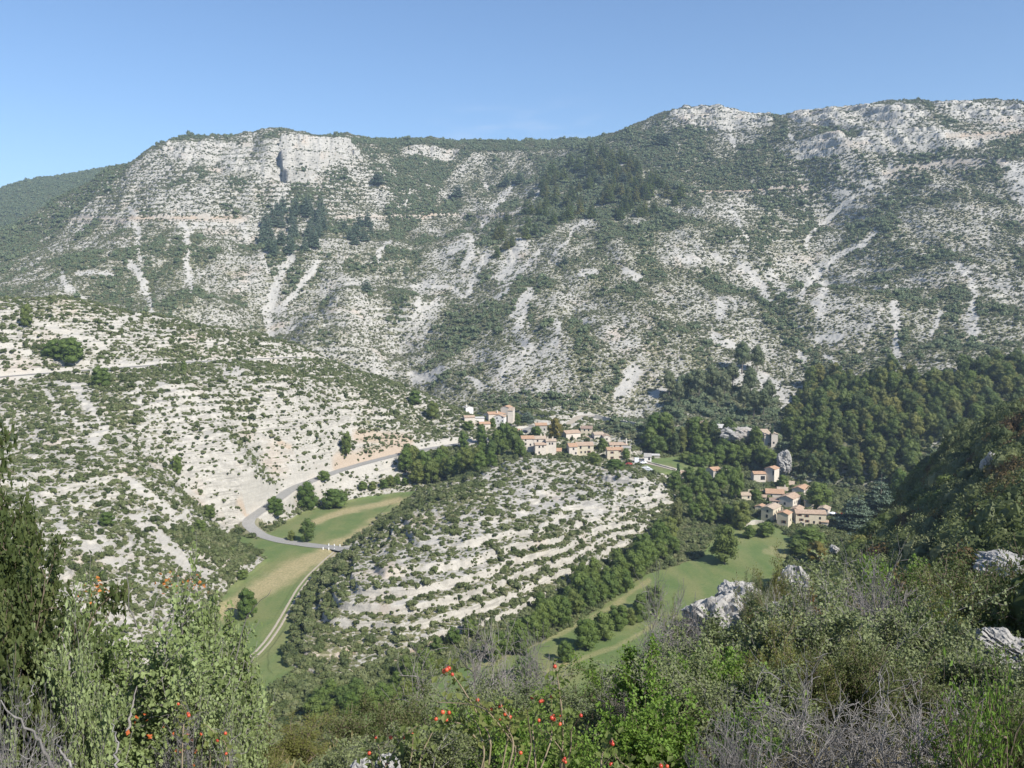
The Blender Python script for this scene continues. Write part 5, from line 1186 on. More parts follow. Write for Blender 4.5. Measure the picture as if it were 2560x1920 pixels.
def grow(seed, stems, H, spread, levels, kids, shrink=.55, r0=.016, wig=.18, droop=0., lean=.5, minr=.0022):
    """limbs from the ground outwards; returns limb tubes and the outermost twigs"""
    r = np.random.default_rng(seed); parts, twigs = [], []
    def limb(p, d, L, rad, lv):
        n = 5 if lv < levels - 1 else 4; q = [p]; dd = d
        for i in range(n):
            dd = dd + r.normal(size=3) * wig + np.array([0, 0, .06 - droop * lv]); dd = dd / np.linalg.norm(dd); q.append(q[-1] + dd * L / n)
        q = np.array(q); parts.append(tube(q, np.linspace(rad, max(minr, rad * .45), n + 1), 6 if lv == 0 else 4 if lv < levels - 1 else 3))
        if lv >= levels - 1: twigs.append(q); return
        for i in range(kids[lv]):
            t = .25 + .75 * (i + r.random()) / kids[lv]; k = t * n; a = int(min(n - 1, k)); s = q[a] + (q[a + 1] - q[a]) * (k - a)
            e = dd * .75 + r.normal(size=3) * .62 + [0, 0, .12]; e /= np.linalg.norm(e)
            limb(s, e, L * shrink * (.7 + .6 * r.random()), max(minr, rad * .55), lv + 1)
        twigs.append(q[-3:])
    for i in range(stems):
        a = i * 6.283 / stems + r.random(); w = spread * (.4 + .8 * r.random())
        d = np.array([math.cos(a) * w, math.sin(a) * w, 1.]); d /= np.linalg.norm(d)
        limb(np.array([math.cos(a) * .12 * spread, math.sin(a) * .12 * spread, -.15]), d, H * (.55 + .2 * r.random()), r0 * (.7 + .6 * r.random()), 0)
    return parts, twigs

def foliage(seed, twigs, per, size, jit=.03, width=.45, off=.0):
    r = np.random.default_rng(seed); C, A = [], []
    for q in twigs:
        t = r.random(per) * (len(q) - 1); a = np.minimum(t.astype(int), len(q) - 2); f = (t - a)[:, None]
        c = q[a] * (1 - f) + q[a + 1] * f; C.append(c + r.normal(size=c.shape) * jit); A.append((q[-1] - q[0])[None] * .6 / (np.linalg.norm(q[-1] - q[0]) + 1e-6) + r.normal(size=c.shape) * .8)
    C = np.concatenate(C); A = np.concatenate(A); return leaf_faces(r, C, A, size * (.6 + .7 * r.random(len(C))), width)

M_maple = leaf_material('grey_green_leaves', [(.16, .21, .07), (.215, .27, .105), (.24, .285, .13)], .3, 2.2)
M_box = leaf_material('box_leaves', [(.13, .14, .033), (.18, .18, .05), (.1, .125, .033)], .3, 3)
M_darkbox = leaf_material('dark_evergreen_leaves', [(.055, .078, .024), (.08, .1, .032), (.11, .12, .038)], .25, 3)
M_bright = leaf_material('bright_green_leaves', [(.11, .19, .028), (.16, .25, .045), (.13, .2, .035)], .35, 2.5)
M_thorn = leaf_material('thorn_bush_leaves', [(.135, .165, .07), (.185, .21, .1), (.15, .175, .07)], .25, 2.5)
M_rose = leaf_material('rose_leaves', [(.12, .16, .04), (.16, .17, .05), (.1, .14, .04)], .35, 3)
M_rust = leaf_material('rust_leaves', [(.22, .10, .03), (.2, .12, .04), (.26, .1, .025)], .3, 3)
M_orange = leaf_material('autumn_leaves', [(.52, .16, .04), (.6, .24, .06), (.5, .1, .03)], .35, 3)
M_twig = bark_material('grey_twigs', (.13, .12, .11), (.28, .26, .245), 12)
M_brown = bark_material('brown_twigs', (.10, .075, .055), (.22, .17, .13), 12)
M_cane = bark_material('rose_canes', (.15, .12, .07), (.27, .215, .15), 14)

def bush_kind(seed, stems, H, spread, levels, kids, per, size, lm, tm, **k):
    w = k.pop('width', .45); j = k.pop('jit', .03)
    pa, tw = grow(seed, stems, H, spread, levels, kids, **k)
    v, f = join(pa); st = mesh_np('stems', v, f, [tm], smooth=True)
    fo = None
    if per: v2, f2 = foliage(seed + 1, tw, per, size, j, w); fo = mesh_np('foliage', v2, f2, [lm])
    top = np.percentile([q[-1, 2] for q in tw], 98); rad = np.percentile([np.hypot(q[:, 0], q[:, 1]).max() for q in tw], 85)
    return st, fo, top, rad, tw

BK = {
 'maple': [bush_kind(500 + i, 6, 2.0, .55, 4, (6, 6, 5), 12, .05, M_maple, M_twig, r0=.022, width=.5) for i in range(3)],
 'darkleaf': [bush_kind(510 + i, 7, 2.0, .4, 4, (6, 5, 4), 24, .045, M_darkbox, M_brown, r0=.02, width=.5, shrink=.5) for i in range(2)],
 'box': [bush_kind(520 + i, 9, 1.2, .8, 4, (5, 5, 5), 20, .022, M_box, M_brown, r0=.012, width=.42) for i in range(3)],
 'darkbox': [bush_kind(530 + i, 9, 1.2, .85, 4, (5, 5, 5), 20, .024, M_darkbox, M_brown, r0=.012) for i in range(3)],
 'bright': [bush_kind(540 + i, 8, 1.5, .7, 4, (5, 5, 5), 17, .043, M_bright, M_brown, r0=.014, width=.5) for i in range(3)],
 'thorn': [bush_kind(550 + i, 9, 1.6, .75, 4, (6, 5, 5), 22, .033, M_thorn, M_twig, r0=.013, wig=.24) for i in range(3)],
 'dead': [bush_kind(560 + i, 8, 1.5, .6, 4, (6, 6, 5), 0, .02, None, M_twig, r0=.017, wig=.22, minr=.0026) for i in range(3)],
 'slender': [bush_kind(570 + i, 5, 1.5, .5, 3, (6, 6), 9, .062, M_bright, M_brown, r0=.014, width=.2) for i in range(2)],
 'rust': [bush_kind(580, 8, 1.2, .7, 4, (5, 5, 5), 10, .026, M_rust, M_brown, r0=.012)],
}
BN = {'maple': ('maple_bush', 'bush'), 'darkleaf': ('evergreen_bush', 'bush'), 'box': ('box_bush', 'bush'), 'darkbox': ('evergreen_bush', 'bush'), 'bright': ('leafy_bush', 'bush'), 'thorn': ('thorn_bush', 'bush'), 'dead': ('dead_bush', 'dead bush'), 'slender': ('leafy_bush', 'bush'), 'rust': ('rusty_bush', 'bush')}
nr_ = np.random.default_rng(88)
def bush(kind, u, y, vtop, wpx, label, group=None, lean=0):
    """stands at distance y below photo column u; tall enough that its top is seen at row vtop"""
    st, fo, top, rad, tw = BK[kind][int(nr_.integers(0, len(BK[kind])))]
    q = P(u, 1500, y); x = q[0]; g = ground(x, y)
    zt = -(vtop - 750) / F * y; H = max(.35, zt - g); Wm = wpx * y / F
    e = empty(BN[kind][0], (x, y, g - .03), nr_.random() * 6.283, (Wm / (2 * rad), Wm / (2 * rad), H / top))
    tag(e, label, BN[kind][1], group)
    link('stems', st, e)
    if fo: link('foliage', fo, e)
    return e, H

NEAR = [
 ('darkleaf', -170, 5.6, 1250, 470, 'tall dark leafy bush at the left edge'), ('darkleaf', -110, 4.6, 1430, 380, 'dark leafy bush nearest the left edge'), ('darkleaf', -130, 7.5, 1180, 400, 'loose dark bush rising behind the left edge bush'),
 ('maple', 240, 7.6, 1560, 380, 'grey green bush with a few orange leaves beside the dark left edge'), ('maple', 410, 8.4, 1540, 330, 'tallest grey green bush in the left foreground'), ('maple', 560, 8.8, 1610, 230, 'slim grey green bush right of the tallest left one'), ('maple', 330, 5.6, 1640, 420, 'grey green bush low in the left corner foreground'),
 ('maple', 110, 4.6, 1640, 330, 'grey green bush at the lower left corner'), ('maple', 530, 5.6, 1740, 300, 'grey green bush with pale stems left of the rose canes'), ('dead', 60, 3.6, 1790, 240, 'bare pale branches in the lower left corner'), ('dead', 480, 4.6, 1820, 180, 'bare twigs among the grey green bushes on the left'),
 ('box', 690, 7.6, 1900, 260, 'yellow green box bush left of the rose canes'), ('box', 830, 9, 1905, 260, 'yellow green box bush behind the left rose canes'), ('box', 610, 6.2, 1870, 220, 'low yellow green bush under the grey green ones'),
 ('darkbox', 960, 8.5, 1800, 250, 'dark evergreen bush just left of the rose canes'), ('thorn', 880, 6, 1915, 260, 'grey green thorn bush below the left rose canes'), ('thorn', 1040, 5.2, 1860, 300, 'grey green thorn bush at the foot of the rose canes'), ('bright', 1180, 6.2, 1830, 280, 'leafy green bush among the rose canes'),
 ('thorn', 1330, 7.5, 1790, 300, 'grey green thorn bush right of the rose canes'), ('darkbox', 1480, 9, 1770, 280, 'dark evergreen bush between rose canes and bright bush'), ('bright', 1380, 5, 1850, 260, 'low leafy green bush right of the rose foot'), ('dead', 1560, 9, 1680, 150, 'small bare grey shrub left of the bright green bush'),
 ('dead', 1165, 15, 1610, 260, 'fine bare grey shrub standing before the terraced hill'), ('thorn', 1130, 13, 1770, 260, 'grey half bare bush under the fine bare shrub'), ('dead', 1300, 16, 1640, 200, 'bare grey shrub before the dark meadow bush'), ('thorn', 1270, 12, 1780, 200, 'grey half bare bush left of the leafy rose shoot'),
 ('bright', 1715, 8, 1650, 260, 'bright green bush in the centre right foreground'), ('bright', 1830, 7, 1690, 260, 'bright green bush touching the first one on its right'), ('bright', 1690, 5.4, 1790, 340, 'bright green bush at the lower edge right of centre'), ('thorn', 1660, 14, 1650, 200, 'pale thorny bush between meadow and grey rocks'), ('dead', 1705, 20, 1500, 200, 'grey leafless looking bush left of the grey rocks'),
 ('thorn', 1880, 9.5, 1610, 380, 'wide grey green thorn bush below the grey rocks'), ('thorn', 2060, 9, 1560, 420, 'biggest grey green thorn bush in the right foreground'), ('thorn', 2240, 10.5, 1550, 380, 'grey green thorn bush right of the biggest one'), ('thorn', 1820, 6.6, 1700, 360, 'grey green thorn bush above the lower right bare twigs'), ('thorn', 2370, 8, 1665, 380, 'grey green thorn bush under the white rocks'),
 ('dead', 2160, 14, 1420, 240, 'bare silvery shrub standing highest on the right'), ('dead', 2010, 13, 1490, 240, 'bare silvery shrub left of the highest one'), ('dead', 2080, 5, 1720, 420, 'mass of bare grey twigs at the lower right'), ('dead', 2290, 5.4, 1750, 400, 'bare grey twigs right of the bare mass'), ('dead', 1850, 4.4, 1800, 200, 'bare branching twig at the bottom edge beside the bright bush'),
 ('darkbox', 2330, 20, 1480, 330, 'dark evergreen bush right of the silvery shrub'), ('darkbox', 2480, 24, 1430, 300, 'dark evergreen bush below the pale rock slab'), ('box', 2430, 14, 1510, 300, 'olive box bush above the white rocks'), ('darkbox', 2560, 12, 1450, 260, 'dark evergreen bush at the right edge'), ('thorn', 2540, 8, 1690, 300, 'grey green thorn bush at the right edge under white rocks'),
 ('slender', 2500, 4.2, 1640, 260, 'long leaved bush in the lower right corner'), ('slender', 2420, 4.6, 1760, 220, 'long leaved bush left of the right corner one'), ('darkbox', 2560, 4.4, 1800, 260, 'dark evergreen bush filling the lower right corner'),
 ('box', 1975, 46, 1440, 130, 'olive bush growing in the gap of the grey rocks'), ('box', 1700, 47, 1560, 60, 'small bush at the left foot of the grey rocks'), ('thorn', 1900, 40, 1470, 70, 'grey bush on the face of the grey rocks'), ('box', 1950, 30, 1500, 160, 'olive bush just below the grey rocks'), ('thorn', 2110, 22, 1480, 260, 'pale thorny bush behind the silvery shrubs'), ('bright', 2230, 26, 1440, 220, 'green bush behind the silvery shrub on the right'),
 ('rust', 2080, 11, 1560, 120, 'rusty leaved bush inside the grey thorn bushes'), ('box', 1990, 7.5, 1640, 240, 'olive bush among the grey thorn bushes'), ('darkbox', 2180, 7, 1660, 280, 'dark bush behind the mass of bare twigs'), ('bright', 2330, 15, 1540, 200, 'green bush between silvery shrub and box bush'),
]
made = {}
for kd, u, y, vt, wp, lab in NEAR:
    e, H = bush(kd, u, y, vt, wp * 1.1, lab); made[lab] = (e, H)
# orange sprays on the left bushes
def spray(parent, pix, y, n, size, name='autumn_leaves'):
    r = np.random.default_rng(n); c = []
    for u, v in pix:
        k = P(u, v, y); c.append(k + r.normal(size=(n, 3)) * .055)
    c = np.concatenate(c); v, f = leaf_faces(r, c, r.normal(size=c.shape), size * (.7 + .6 * r.random(len(c))))
    bpy.context.view_layer.update(); mi = np.array(parent.matrix_world.inverted()); v = v @ mi[:3, :3].T + mi[:3, 3]
    o = link(name, mesh_np(name, v, f, [M_orange]), parent); o['label'] = 'orange turning leaves'
spray(made['grey green bush with a few orange leaves beside the dark left edge'][0], [(230, 1478), (245, 1468), (222, 1490)], 7.5, 13, .035)
spray(made['tallest grey green bush in the left foreground'][0], [(413, 1463), (435, 1455), (440, 1447), (478, 1472), (490, 1463), (492, 1452)], 8.4, 9, .035)
spray(made['grey green bush with pale stems left of the rose canes'][0], [(470, 1850), (475, 1862), (358, 1810)], 5.4, 9, .03)

# big visible stems of the left bushes
def stem_set(parent, lines, y, name='stem'):
    bpy.context.view_layer.update(); mi = np.array(parent.matrix_world.inverted())
    for L_, r0 in lines:
        q = np.array([P(u, v, y + .25 * i * (1 if len(L_) % 2 else -1) * .3) for i, (u, v) in enumerate(L_)])
        t = np.linspace(0, len(q) - 1, 14); q2 = np.stack([np.interp(t, np.arange(len(q)), q[:, i]) for i in range(3)], -1); q2 += nr_.normal(size=q2.shape) * .006
        v, f = tube(q2, np.linspace(r0 * .5, r0 * .16, 14), 6); v = v @ mi[:3, :3].T + mi[:3, 3]; link(name, mesh_np(name, v, f, [M_twig], smooth=True), parent)
stem_set(made['tallest grey green bush in the left foreground'][0], [([(392, 1640), (410, 1560), (440, 1510), (470, 1488), (520, 1466)], .022), ([(370, 1625), (345, 1570), (322, 1510), (318, 1400)], .018), ([(380, 1560), (392, 1500), (400, 1480)], .012)], 8.2)
stem_set(made['slim grey green bush right of the tallest left one'][0], [([(525, 1915), (550, 1830), (575, 1740), (580, 1680), (560, 1600)], .024), ([(575, 1700), (610, 1560), (640, 1510), (680, 1475)], .012)], 8.4)
stem_set(made['grey green bush low in the left corner foreground'][0], [([(318, 1830), (330, 1780), (340, 1720)], .022), ([(170, 1700), (172, 1640), (150, 1590)], .02)], 5.4)
stem_set(made['bare pale branches in the lower left corner'][0], [([(135, 1925), (95, 1850), (60, 1800), (0, 1765)], .016), ([(175, 1925), (150, 1870), (140, 1860)], .014), ([(70, 1760), (80, 1720), (86, 1700)], .006), ([(290, 1925), (293, 1850), (280, 1810)], .012)], 3.6)

# rose canes with hips
mh = NT_('rose_hip_skin'); M_hip = mh.out(mh.ramp(mh.n('ObjectInfo').outputs['Random'], [(0, (.34, .03, .016)), (1, (.48, .085, .03))]), .3); mh.b.inputs['Specular IOR Level'].default_value = .5
hv, hf = ICO2; hv = hv * [1, 1, 1.25]; hv = hv * (1 - .18 * np.clip(hv[:, 2:], 0, 1)); HIP = mesh_np('rose_hip', hv, hf, [M_hip], smooth=True)
def rose(base_u, base_y, hips, label, y0, canes, seed):
    r = np.random.default_rng(seed); b = P(base_u, 1900, base_y); b[2] = ground(b[0], base_y)
    e = empty('rose_bush', b); tag(e, label, 'rose bush'); parts, tw = [], []
    ends = []
    for i, L_ in enumerate(canes):
        q = [b + r.normal(size=3) * [.12, .12, .02]] + [P(u, v, y0 + .12 * math.sin(3 * i + j) + .15 * r.random()) for j, (u, v) in enumerate(L_)]
        q = np.array(q); t = np.linspace(0, len(q) - 1, 5 * len(q)); q2 = np.stack([np.interp(t, np.arange(len(q)), q[:, k]) for k in range(3)], -1)
        kk = np.array([.25, .5, .25])
        for _ in range(2): q2[1:-1] = .25 * q2[:-2] + .5 * q2[1:-1] + .25 * q2[2:]
        parts.append(tube(q2, np.linspace(.0045, .0018, len(q2)), 5)); ends.append(q2); tw += [q2[k:k + 4] for k in range(len(q2) // 3, len(q2) - 3, 2)]
    allp = np.concatenate([q[len(q) // 4:] for q in ends])
    for u, v in hips:
        h = P(u, v, y0 + .25 * (r.random() - .4)); k = allp[np.argmin(np.linalg.norm(proj_np(allp) - [u, v], axis=1) + 40 * np.abs(allp[:, 1] - h[1]))]
        m = (h + k) / 2 + [0, 0, .02]; parts.append(tube([k, m, h], (.0022, .0018, .0014), 4)); tw.append(np.array([k, m, h]))
        s = .0077 * (.85 + .3 * r.random()); o = link('rose_hip', HIP, e, h - b); o.scale = (s, s, s); o.rotation_euler = (r.normal() * .5, r.normal() * .5, 0)
    v, f = join(parts); link('canes', mesh_np('canes', v - b, f, [M_cane], smooth=True), e)
    v, f = foliage(seed, tw, 5, .03, .02, .38); link('foliage', mesh_np('foliage', v - b, f, [M_rose]), e)
def proj_np(p): return np.stack(proj(p[:, 0], p[:, 1], p[:, 2]), -1)
K8 = lambda *a: K(8, a)
rose(1150, 3.2, K8((655, 1055), (640, 1062), (668, 1045), (690, 1083), (845, 1240), (985, 1280), (930, 1297), (1015, 1325), (1045, 1345), (983, 1355), (590, 1357), (655, 1362), (630, 1315), (670, 1318), (1110, 1565)), 'rose bush with the most red hips on long arching canes', 3.2,
     [K8((900, 1550), (760, 1390), (660, 1370), (585, 1357)), K8((1100, 1560), (1000, 1420), (900, 1300), (800, 1265), (600, 1255)), K8((1080, 1520), (1010, 1370), (940, 1330), (845, 1250)), K8((1180, 1550), (1160, 1380), (1150, 1310)), K8((950, 1500), (760, 1180), (700, 1095), (655, 1060)), K8((1030, 1480), (1050, 1360), (990, 1285)), K8((900, 1600), (850, 1400), (800, 1330))], 1)
rose(1340, 3.6, K8((1320, 1035), (1180, 1225), (1230, 1250), (1242, 1246), (1300, 1220), (1222, 1365), (1300, 1350), (1315, 1360), (1312, 1340), (1352, 1335), (1352, 1388), (1480, 1335), (1380, 1600), (1385, 1622), (1372, 1612)), 'rose bush with a tall leafy shoot right of the big one', 3.5,
     [K8((1200, 1600), (1180, 1400), (1210, 1300), (1310, 1140)), K8((1370, 1500), (1360, 1300), (1345, 1150), (1320, 990)), K8((1370, 1520), (1370, 1330), (1350, 1200), (1330, 1050)), K8((1420, 1550), (1420, 1420), (1480, 1340)), K8((1300, 1500), (1300, 1390), (1300, 1220)), K8((1380, 1620), (1370, 1560), (1260, 1420))], 2)
rose(960, 3.4, K8((445, 1450), (395, 1467), (310, 1470), (220, 1470), (180, 1567), (285, 1635), (340, 1635), (438, 1456)), 'rose bush with scattered hips left of the big one', 3.6, [K8((480, 1650), (520, 1530), (590, 1400)), K8((330, 1560), (380, 1470), (470, 1400)), K8((440, 1600), (450, 1460)), K8((250, 1640), (230, 1480)), K8((200, 1650), (182, 1570))], 3)
rose(1580, 3.2, K8((1675, 1510), (1668, 1500), (1665, 1635), (1970, 1645), (2010, 1648)), 'rose bush with few hips before the bright green bush', 3.0, [K8((1600, 1640), (1620, 1540), (1672, 1515)), K8((1800, 1680), (1720, 1620), (1690, 1570)), K8((1900, 1680), (1970, 1650))], 4)
rose(520, 4.2, K(7, [(1155, 1325), (1160, 1335), (1235, 1450), (1385, 1445), (1335, 1490), (1390, 1570), (1095, 1265)]), 'rose bush with small red hips under the grey green bushes', 4.2, [K(7, [(1120, 1600), (1125, 1400), (1155, 1330)]), K(7, [(1300, 1600), (1250, 1470)]), K(7, [(1400, 1640), (1390, 1500), (1250, 1380)])], 5)

# rocks
M_rock = rock_material('grey_boulder', (.38, .365, .34))
def boulder(seed, pix, y, wpx, hpx, depth, label, name='boulder', lumps=3.2, tilt=0):
    """a weathered limestone block; pix: where its foot stands as seen"""
    r = np.random.default_rng(seed); v, f = ico(5); n = len(v)
    s = r.normal(size=(9, 3)); s /= np.linalg.norm(s, axis=1)[:, None]; dcut = .62 + .3 * r.random(9)
    for a, d in zip(s, dcut):
        k = v @ a - d; v = v - np.clip(k, 0, None)[:, None] * a * .85
    nz = fbm(v[:, 0] * lumps + v[:, 2] * 1.7 + seed, v[:, 1] * lumps + v[:, 2] * 2.1, 4, seed) * .55 + fbm(v[:, 0] * 9 + v[:, 2] * 7, v[:, 1] * 9 - v[:, 2] * 8, 3, seed + 5) * .2
    crack = np.abs(fbm(v[:, 0] * 1.8 + v[:, 1], v[:, 2] * 2.2 - v[:, 1], 3, seed + 9)); v = v * (1 + nz - .35 * np.exp(-(crack / .025) ** 2))[:, None]
    wm, hm = wpx * y / F, hpx * y / F
    v = (v - v.min(0)) / (v.max(0) - v.min(0)) - [.5, .5, 0]; v = v * [wm, depth, hm * 1.25] - [0, 0, hm * .25]
    if tilt: c_, s_ = math.cos(tilt), math.sin(tilt); v = np.stack([v[:, 0] * c_ - v[:, 2] * s_, v[:, 1], v[:, 0] * s_ + v[:, 2] * c_], -1)
    p = P(pix[0], pix[1], y); me = mesh_np(name, v, f, [M_rock])
    for k, val in (('veg', -.3), ('scree', .15), ('soil', 0.)): me.attributes.new(k, 'FLOAT', 'POINT').data.foreach_set('value', np.full(n, val, np.float32))
    return tag(link(name, me, None, p), label, 'rock')
boulder(3, (1800, 1605), 47, 185, 130, 3.4, 'grey craggy rock at the left of the rock outcrop above the meadow', tilt=.1)
boulder(4, (1850, 1560), 49, 150, 118, 3.5, 'pale topped rock in the middle of the rock outcrop')
boulder(5, (1968, 1530), 50, 100, 125, 3., 'highest pale rock at the right of the rock outcrop', tilt=-.2)
boulder(6, (1865, 1605), 44, 90, 90, 2., 'dark shaded rock low in the rock outcrop')
boulder(7, (1935, 1540), 43, 70, 40, 1.6, 'small pale rock at the foot of the rock outcrop')
boulder(8, (2520, 1440), 32, 170, 58, 3.5, 'broad pale rock slab at the right edge')
boulder(9, (2505, 1640), 11, 130, 62, .9, 'white rock among the thorn bushes at the right edge')
boulder(10, (2445, 1625), 11.4, 55, 45, .5, 'small white rock left of the larger white one')
boulder(11, (2510, 1668), 10, 70, 26, .4, 'low white rock under the larger white one')
boulder(12, (970, 1935), 4.6, 70, 60, .2, 'pale stone at the foot of the left rose bush')
boulder(13, (900, 1940), 4.2, 60, 40, .2, 'pale stone at the bottom edge left of the rose foot')
boulder(14, (1706, 1775), 8.6, 50, 40, .3, 'pale stone showing through the bright green bush')
boulder(15, (2490, 1195), 150, 60, 75, 7, 'grey crag on the dark slope on the right', tilt=.3)
boulder(16, (2540, 1105), 190, 90, 50, 8, 'grey crag on the crest of the dark slope', tilt=.1)
boulder(18, (1960, 1172), 455, 44, 50, 8, 'pale rock spire beside the cliff house')
boulder(19, (1850, 1100), 480, 110, 34, 10, 'shaded grey crag behind the riverside trees')
boulder(17, (2085, 1378), 120, 26, 16, 2, 'small pale rock in the scrub behind the outcrop')

# scrub of the near slope
m = (REG == 3) & ((Z + 2.5) / RR > EMAX) & (RR > 11) & (U0 > 1250) & (U0 < 3300) & (V0 < 1960)
q1, ij = sample(m & (RR < 62), np.full(X.shape, 1.25), 3.0, 55, 1800)
rn = np.random.default_rng(15)
out = (np.abs(proj(q1[:, 0], q1[:, 1], q1[:, 2])[0] - 1870) < 160) & (q1[:, 1] > 28)
q1 = q1[~out]; kinds_ = ['darkbox', 'thorn', 'box', 'darkbox', 'bright', 'thorn', 'darkbox', 'rust']
SL = {'darkbox': 'dark evergreen bush on the near slope', 'thorn': 'grey green thorn bush on the near slope', 'box': 'olive box bush on the near slope', 'bright': 'fresh green bush on the near slope', 'rust': 'rusty leaved bush on the near slope'}
inq = proj(q1[:, 0], q1[:, 1], q1[:, 2])[0] < 2640; q1x = q1[~inq]; q1 = q1[inq]
for q in q1[np.argsort(np.linalg.norm(q1, axis=1))][:150]:
    kd = kinds_[int(rn.choice(8, p=[.25, .2, .17, .1, .1, .08, .08, .02]))]; st, fo, top, rad, tw = BK[kd][int(rn.integers(0, len(BK[kd])))]
    s = (.6 + .7 * rn.random()) * (1.0 if np.hypot(*q[:2]) > 20 else .75)
    hh = s * (.9 + .5 * rn.random()); uu, vv = proj(q[0], q[1], q[2]); vl = np.interp(uu, [1250, 1600, 1700, 1760, 2000, 2050, 2120, 2380, 2400, 2560], [1760, 1640, 1610, 1605, 1560, 1510, 1470, 1450, 1470, 1450])
    if 2380 < uu and q[1] < 11: vl = 1670
    if 2390 < uu and q[1] < 32: vl = max(vl, 1448)
    zmax = -(vl - 750) / F * q[1] - q[2]
    if zmax < .25: continue
    if hh > zmax: s *= max(.5, zmax / hh); hh = zmax
    e = empty(BN[kd][0], q - [0, 0, .05], rn.random() * 6.28, (s / rad, s / rad, hh / top)); tag(e, SL[kd], 'bush', SL[kd].replace('bush', 'bushes'))
    link('stems', st, e); link('foliage', fo, e)
q1 = q1[np.argsort(np.linalg.norm(q1, axis=1))][150:]
q2, ij = sample(m & (RR >= 60), np.full(X.shape, 1.9), 5.2, 56, 12000)
q2 = np.concatenate([q1, q1x, q2]); s2_ = np.clip(rn.lognormal(.42, .45, len(q2)), .6, 3.6) * np.clip(np.linalg.norm(q2, axis=1) / 90, .55, 1)
print('near slope', len(q1), len(q2))
M_rusts = leaf_material('rusty_scrub_foliage', [(.10, .065, .028), (.13, .085, .035), (.10, .09, .03)], .2)
SHN = []
for i in range(7):
    v, f = crown(180 + i, shrub_lobes(280 + i, 9, 1.0), 2200, .042, .6, .8); SHN.append(proto('slope_scrub_kind', v, f, [M_rusts if i == 6 else M_dark if i < 3 else M_scrub])[1])
inq = proj(q2[:, 0], q2[:, 1], q2[:, 2])[0] < 2560; o_ = np.argsort(-s2_ / np.linalg.norm(q2, axis=1) * inq); tp = o_[:125]; rs = o_[125:]
for q in tp:
    i = int(rn.integers(0, 7)); shrub(q2[q] - [0, 0, .1], [s2_[q]] * 2 + [s2_[q] * 1.35], SHN[i], ('rusty' if i == 6 else 'dark green' if i < 3 else 'olive') + ' shrub on the shaded right hand slope', ('rusty' if i == 6 else 'dark green' if i < 3 else 'olive') + ' shrubs on the right hand slope', rn.random() * 6.28)
scatter_stuff('slope_scrub', q2[rs] - [0, 0, .1], np.stack([s2_[rs], s2_[rs], s2_[rs] * 1.35], -1), SHN, 'dark mixed scrub covering the right hand slope', 'scrub', seed=16)
# low growth under the near bushes
TF = []
for i in range(4):
    r = np.random.default_rng(600 + i); n = 90; a = r.random(n) * 6.28; d = .16 * np.sqrt(r.random(n)); c = np.stack([d * np.cos(a), d * np.sin(a), np.zeros(n)], -1)
    v, f = leaf_faces(r, c, np.stack([np.cos(a) * .4, np.sin(a) * .4, .5 + r.random(n)], -1), (.1 + .1 * r.random(n)) if i < 2 else .05 + .04 * r.random(n), .05 if i < 2 else .3); TF.append(DATA.objects.new('tuft_kind', mesh_np('tuft', v, f, [(leaf_material('dry_grass', [(.3, .25, .13), (.24, .22, .1)], .3) if i < 2 else M_thorn)])))
m = (REG == 3) & (RR > 4.2) & (RR < 45) & (np.abs(AZ) < .62)
q3, ij = sample(m, np.full(X.shape, 1.), .14, 57, 16000)
scatter_stuff('grass_tufts', q3, np.stack([.7 + .9 * rn.random(len(q3))] * 3, -1), TF, 'dry grass and low herbs on the near slope', 'grass', seed=17)
# ------------------------------------------------------------------ light, sky, camera
SUN_EL, SUN_AZ = math.radians(41), math.radians(134)          # azimuth clockwise from the view direction
sd = Vector((math.sin(SUN_AZ) * math.cos(SUN_EL), math.cos(SUN_AZ) * math.cos(SUN_EL), math.sin(SUN_EL)))
L = DATA.lights.new('sun', 'SUN'); L.energy = 4.6; L.angle = math.radians(.53); L.color = (1, .955, .88)
lo = DATA.objects.new('sun', L); col.objects.link(lo); lo.rotation_euler = sd.to_track_quat('Z', 'Y').to_euler(); lo.location = (300, -100, 400)
w = DATA.worlds.new('World'); scene.world = w; w.use_nodes = True
nt = w.node_tree; s = nt.nodes.new('ShaderNodeTexSky'); s.sky_type = 'NISHITA'; s.sun_disc = False
s.sun_elevation = SUN_EL; s.sun_rotation = SUN_AZ; s.altitude = 600; s.air_density = 1.0; s.dust_density = .2; s.ozone_density = 1.6
tint = nt.nodes.new('ShaderNodeMix'); tint.data_type = 'RGBA'; tint.blend_type = 'MULTIPLY'; tint.inputs[0].default_value = 1; tint.inputs[7].default_value = (.72, .825, .935, 1)
nt.links.new(s.outputs[0], tint.inputs[6]); 
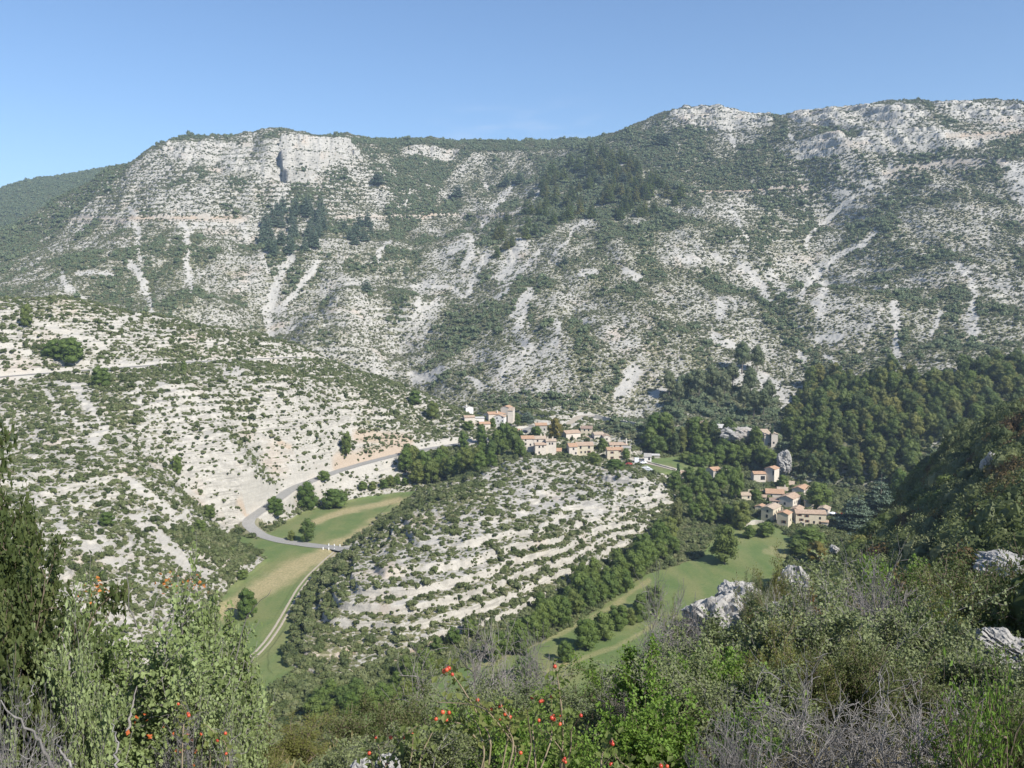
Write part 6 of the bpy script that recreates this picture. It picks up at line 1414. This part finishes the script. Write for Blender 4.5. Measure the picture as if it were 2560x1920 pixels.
# a thin streak of cloud low over the far rim
tcw = nt.nodes.new('ShaderNodeTexCoord'); mpw = nt.nodes.new('ShaderNodeMapping'); mpw.inputs['Scale'].default_value = (9, 9, 42); nt.links.new(tcw.outputs['Generated'], mpw.inputs[0])
nz = nt.nodes.new('ShaderNodeTexNoise'); nz.inputs['Scale'].default_value = 1.6; nz.inputs['Detail'].default_value = 6; nt.links.new(mpw.outputs[0], nz.inputs['Vector'])
sx = nt.nodes.new('ShaderNodeSeparateXYZ'); nt.links.new(tcw.outputs['Generated'], sx.inputs[0])
def ramp1(src, stops):
    q = nt.nodes.new('ShaderNodeMapRange'); q.interpolation_type = 'SMOOTHSTEP'
    q.inputs[1].default_value, q.inputs[2].default_value = stops; nt.links.new(src, q.inputs[0]); return q.outputs[0]
def mulw(a, b):
    q = nt.nodes.new('ShaderNodeMath'); q.operation = 'MULTIPLY'
    for i, v in enumerate((a, b)):
        if isinstance(v, float): q.inputs[i].default_value = v
        else: nt.links.new(v, q.inputs[i])
    return q.outputs[0]
cm_ = mulw(mulw(ramp1(nz.outputs[0], (.42, .75)), ramp1(sx.outputs[0], (-.12, -.02))), mulw(ramp1(sx.outputs[0], (.14, .04)), ramp1(sx.outputs[2], (.222, .185))))
cl_ = nt.nodes.new('ShaderNodeMix'); cl_.data_type = 'RGBA'; nt.links.new(mulw(cm_, .22), cl_.inputs[0]); nt.links.new(tint.outputs[2], cl_.inputs[6]); cl_.inputs[7].default_value = (5.2, 5.6, 6.6, 1)
nt.links.new(cl_.outputs[2], nt.nodes['Background'].inputs[0]); nt.nodes['Background'].inputs[1].default_value = .10
cam = DATA.cameras.new('camera'); cam.sensor_width = 36; cam.lens = 36 * F / 2560; cam.clip_end = 30000; cam.clip_start = .1
co = DATA.objects.new('camera', cam); col.objects.link(co); co.rotation_euler = (math.pi / 2 - PITCH, 0, 0); scene.camera = co
scene.view_settings.view_transform = 'Standard'; scene.view_settings.look = 'None'; scene.view_settings.exposure = .8
scene.cycles.use_denoising = True
scene.cycles.max_bounces = 5; scene.cycles.diffuse_bounces = 2; scene.cycles.transparent_max_bounces = 8
print('built', time.time() - T0)
# the air of the valley
if HAZE:
    x0, x1, y0, y1, z0, z1 = -RMAX - 40, RMAX + 40, -60, RMAX + 40, float(Z.min()) - 1, float(max(Z.max() + 25, 30))
    v, f = box_np(x0, x1, y0, y1, z0, z1); me = mesh_np('haze', v, f); ho = link('haze', me)
    m = DATA.materials.new('haze_air'); m.use_nodes = True; t = m.node_tree; t.nodes.clear()
    pv = t.nodes.new('ShaderNodeVolumePrincipled'); ou = t.nodes.new('ShaderNodeOutputMaterial'); t.links.new(pv.outputs[0], ou.inputs['Volume'])
    pv.inputs['Color'].default_value = (.62, .78, 1, 1); pv.inputs['Density'].default_value = HAZE; pv.inputs['Anisotropy'].default_value = .2
    me.materials.append(m); tag(ho, 'thin blue summer haze in the air of the valley', 'haze', None, 'stuff')
    scene.cycles.volume_bounces = 0; scene.cycles.volume_step_rate = 5
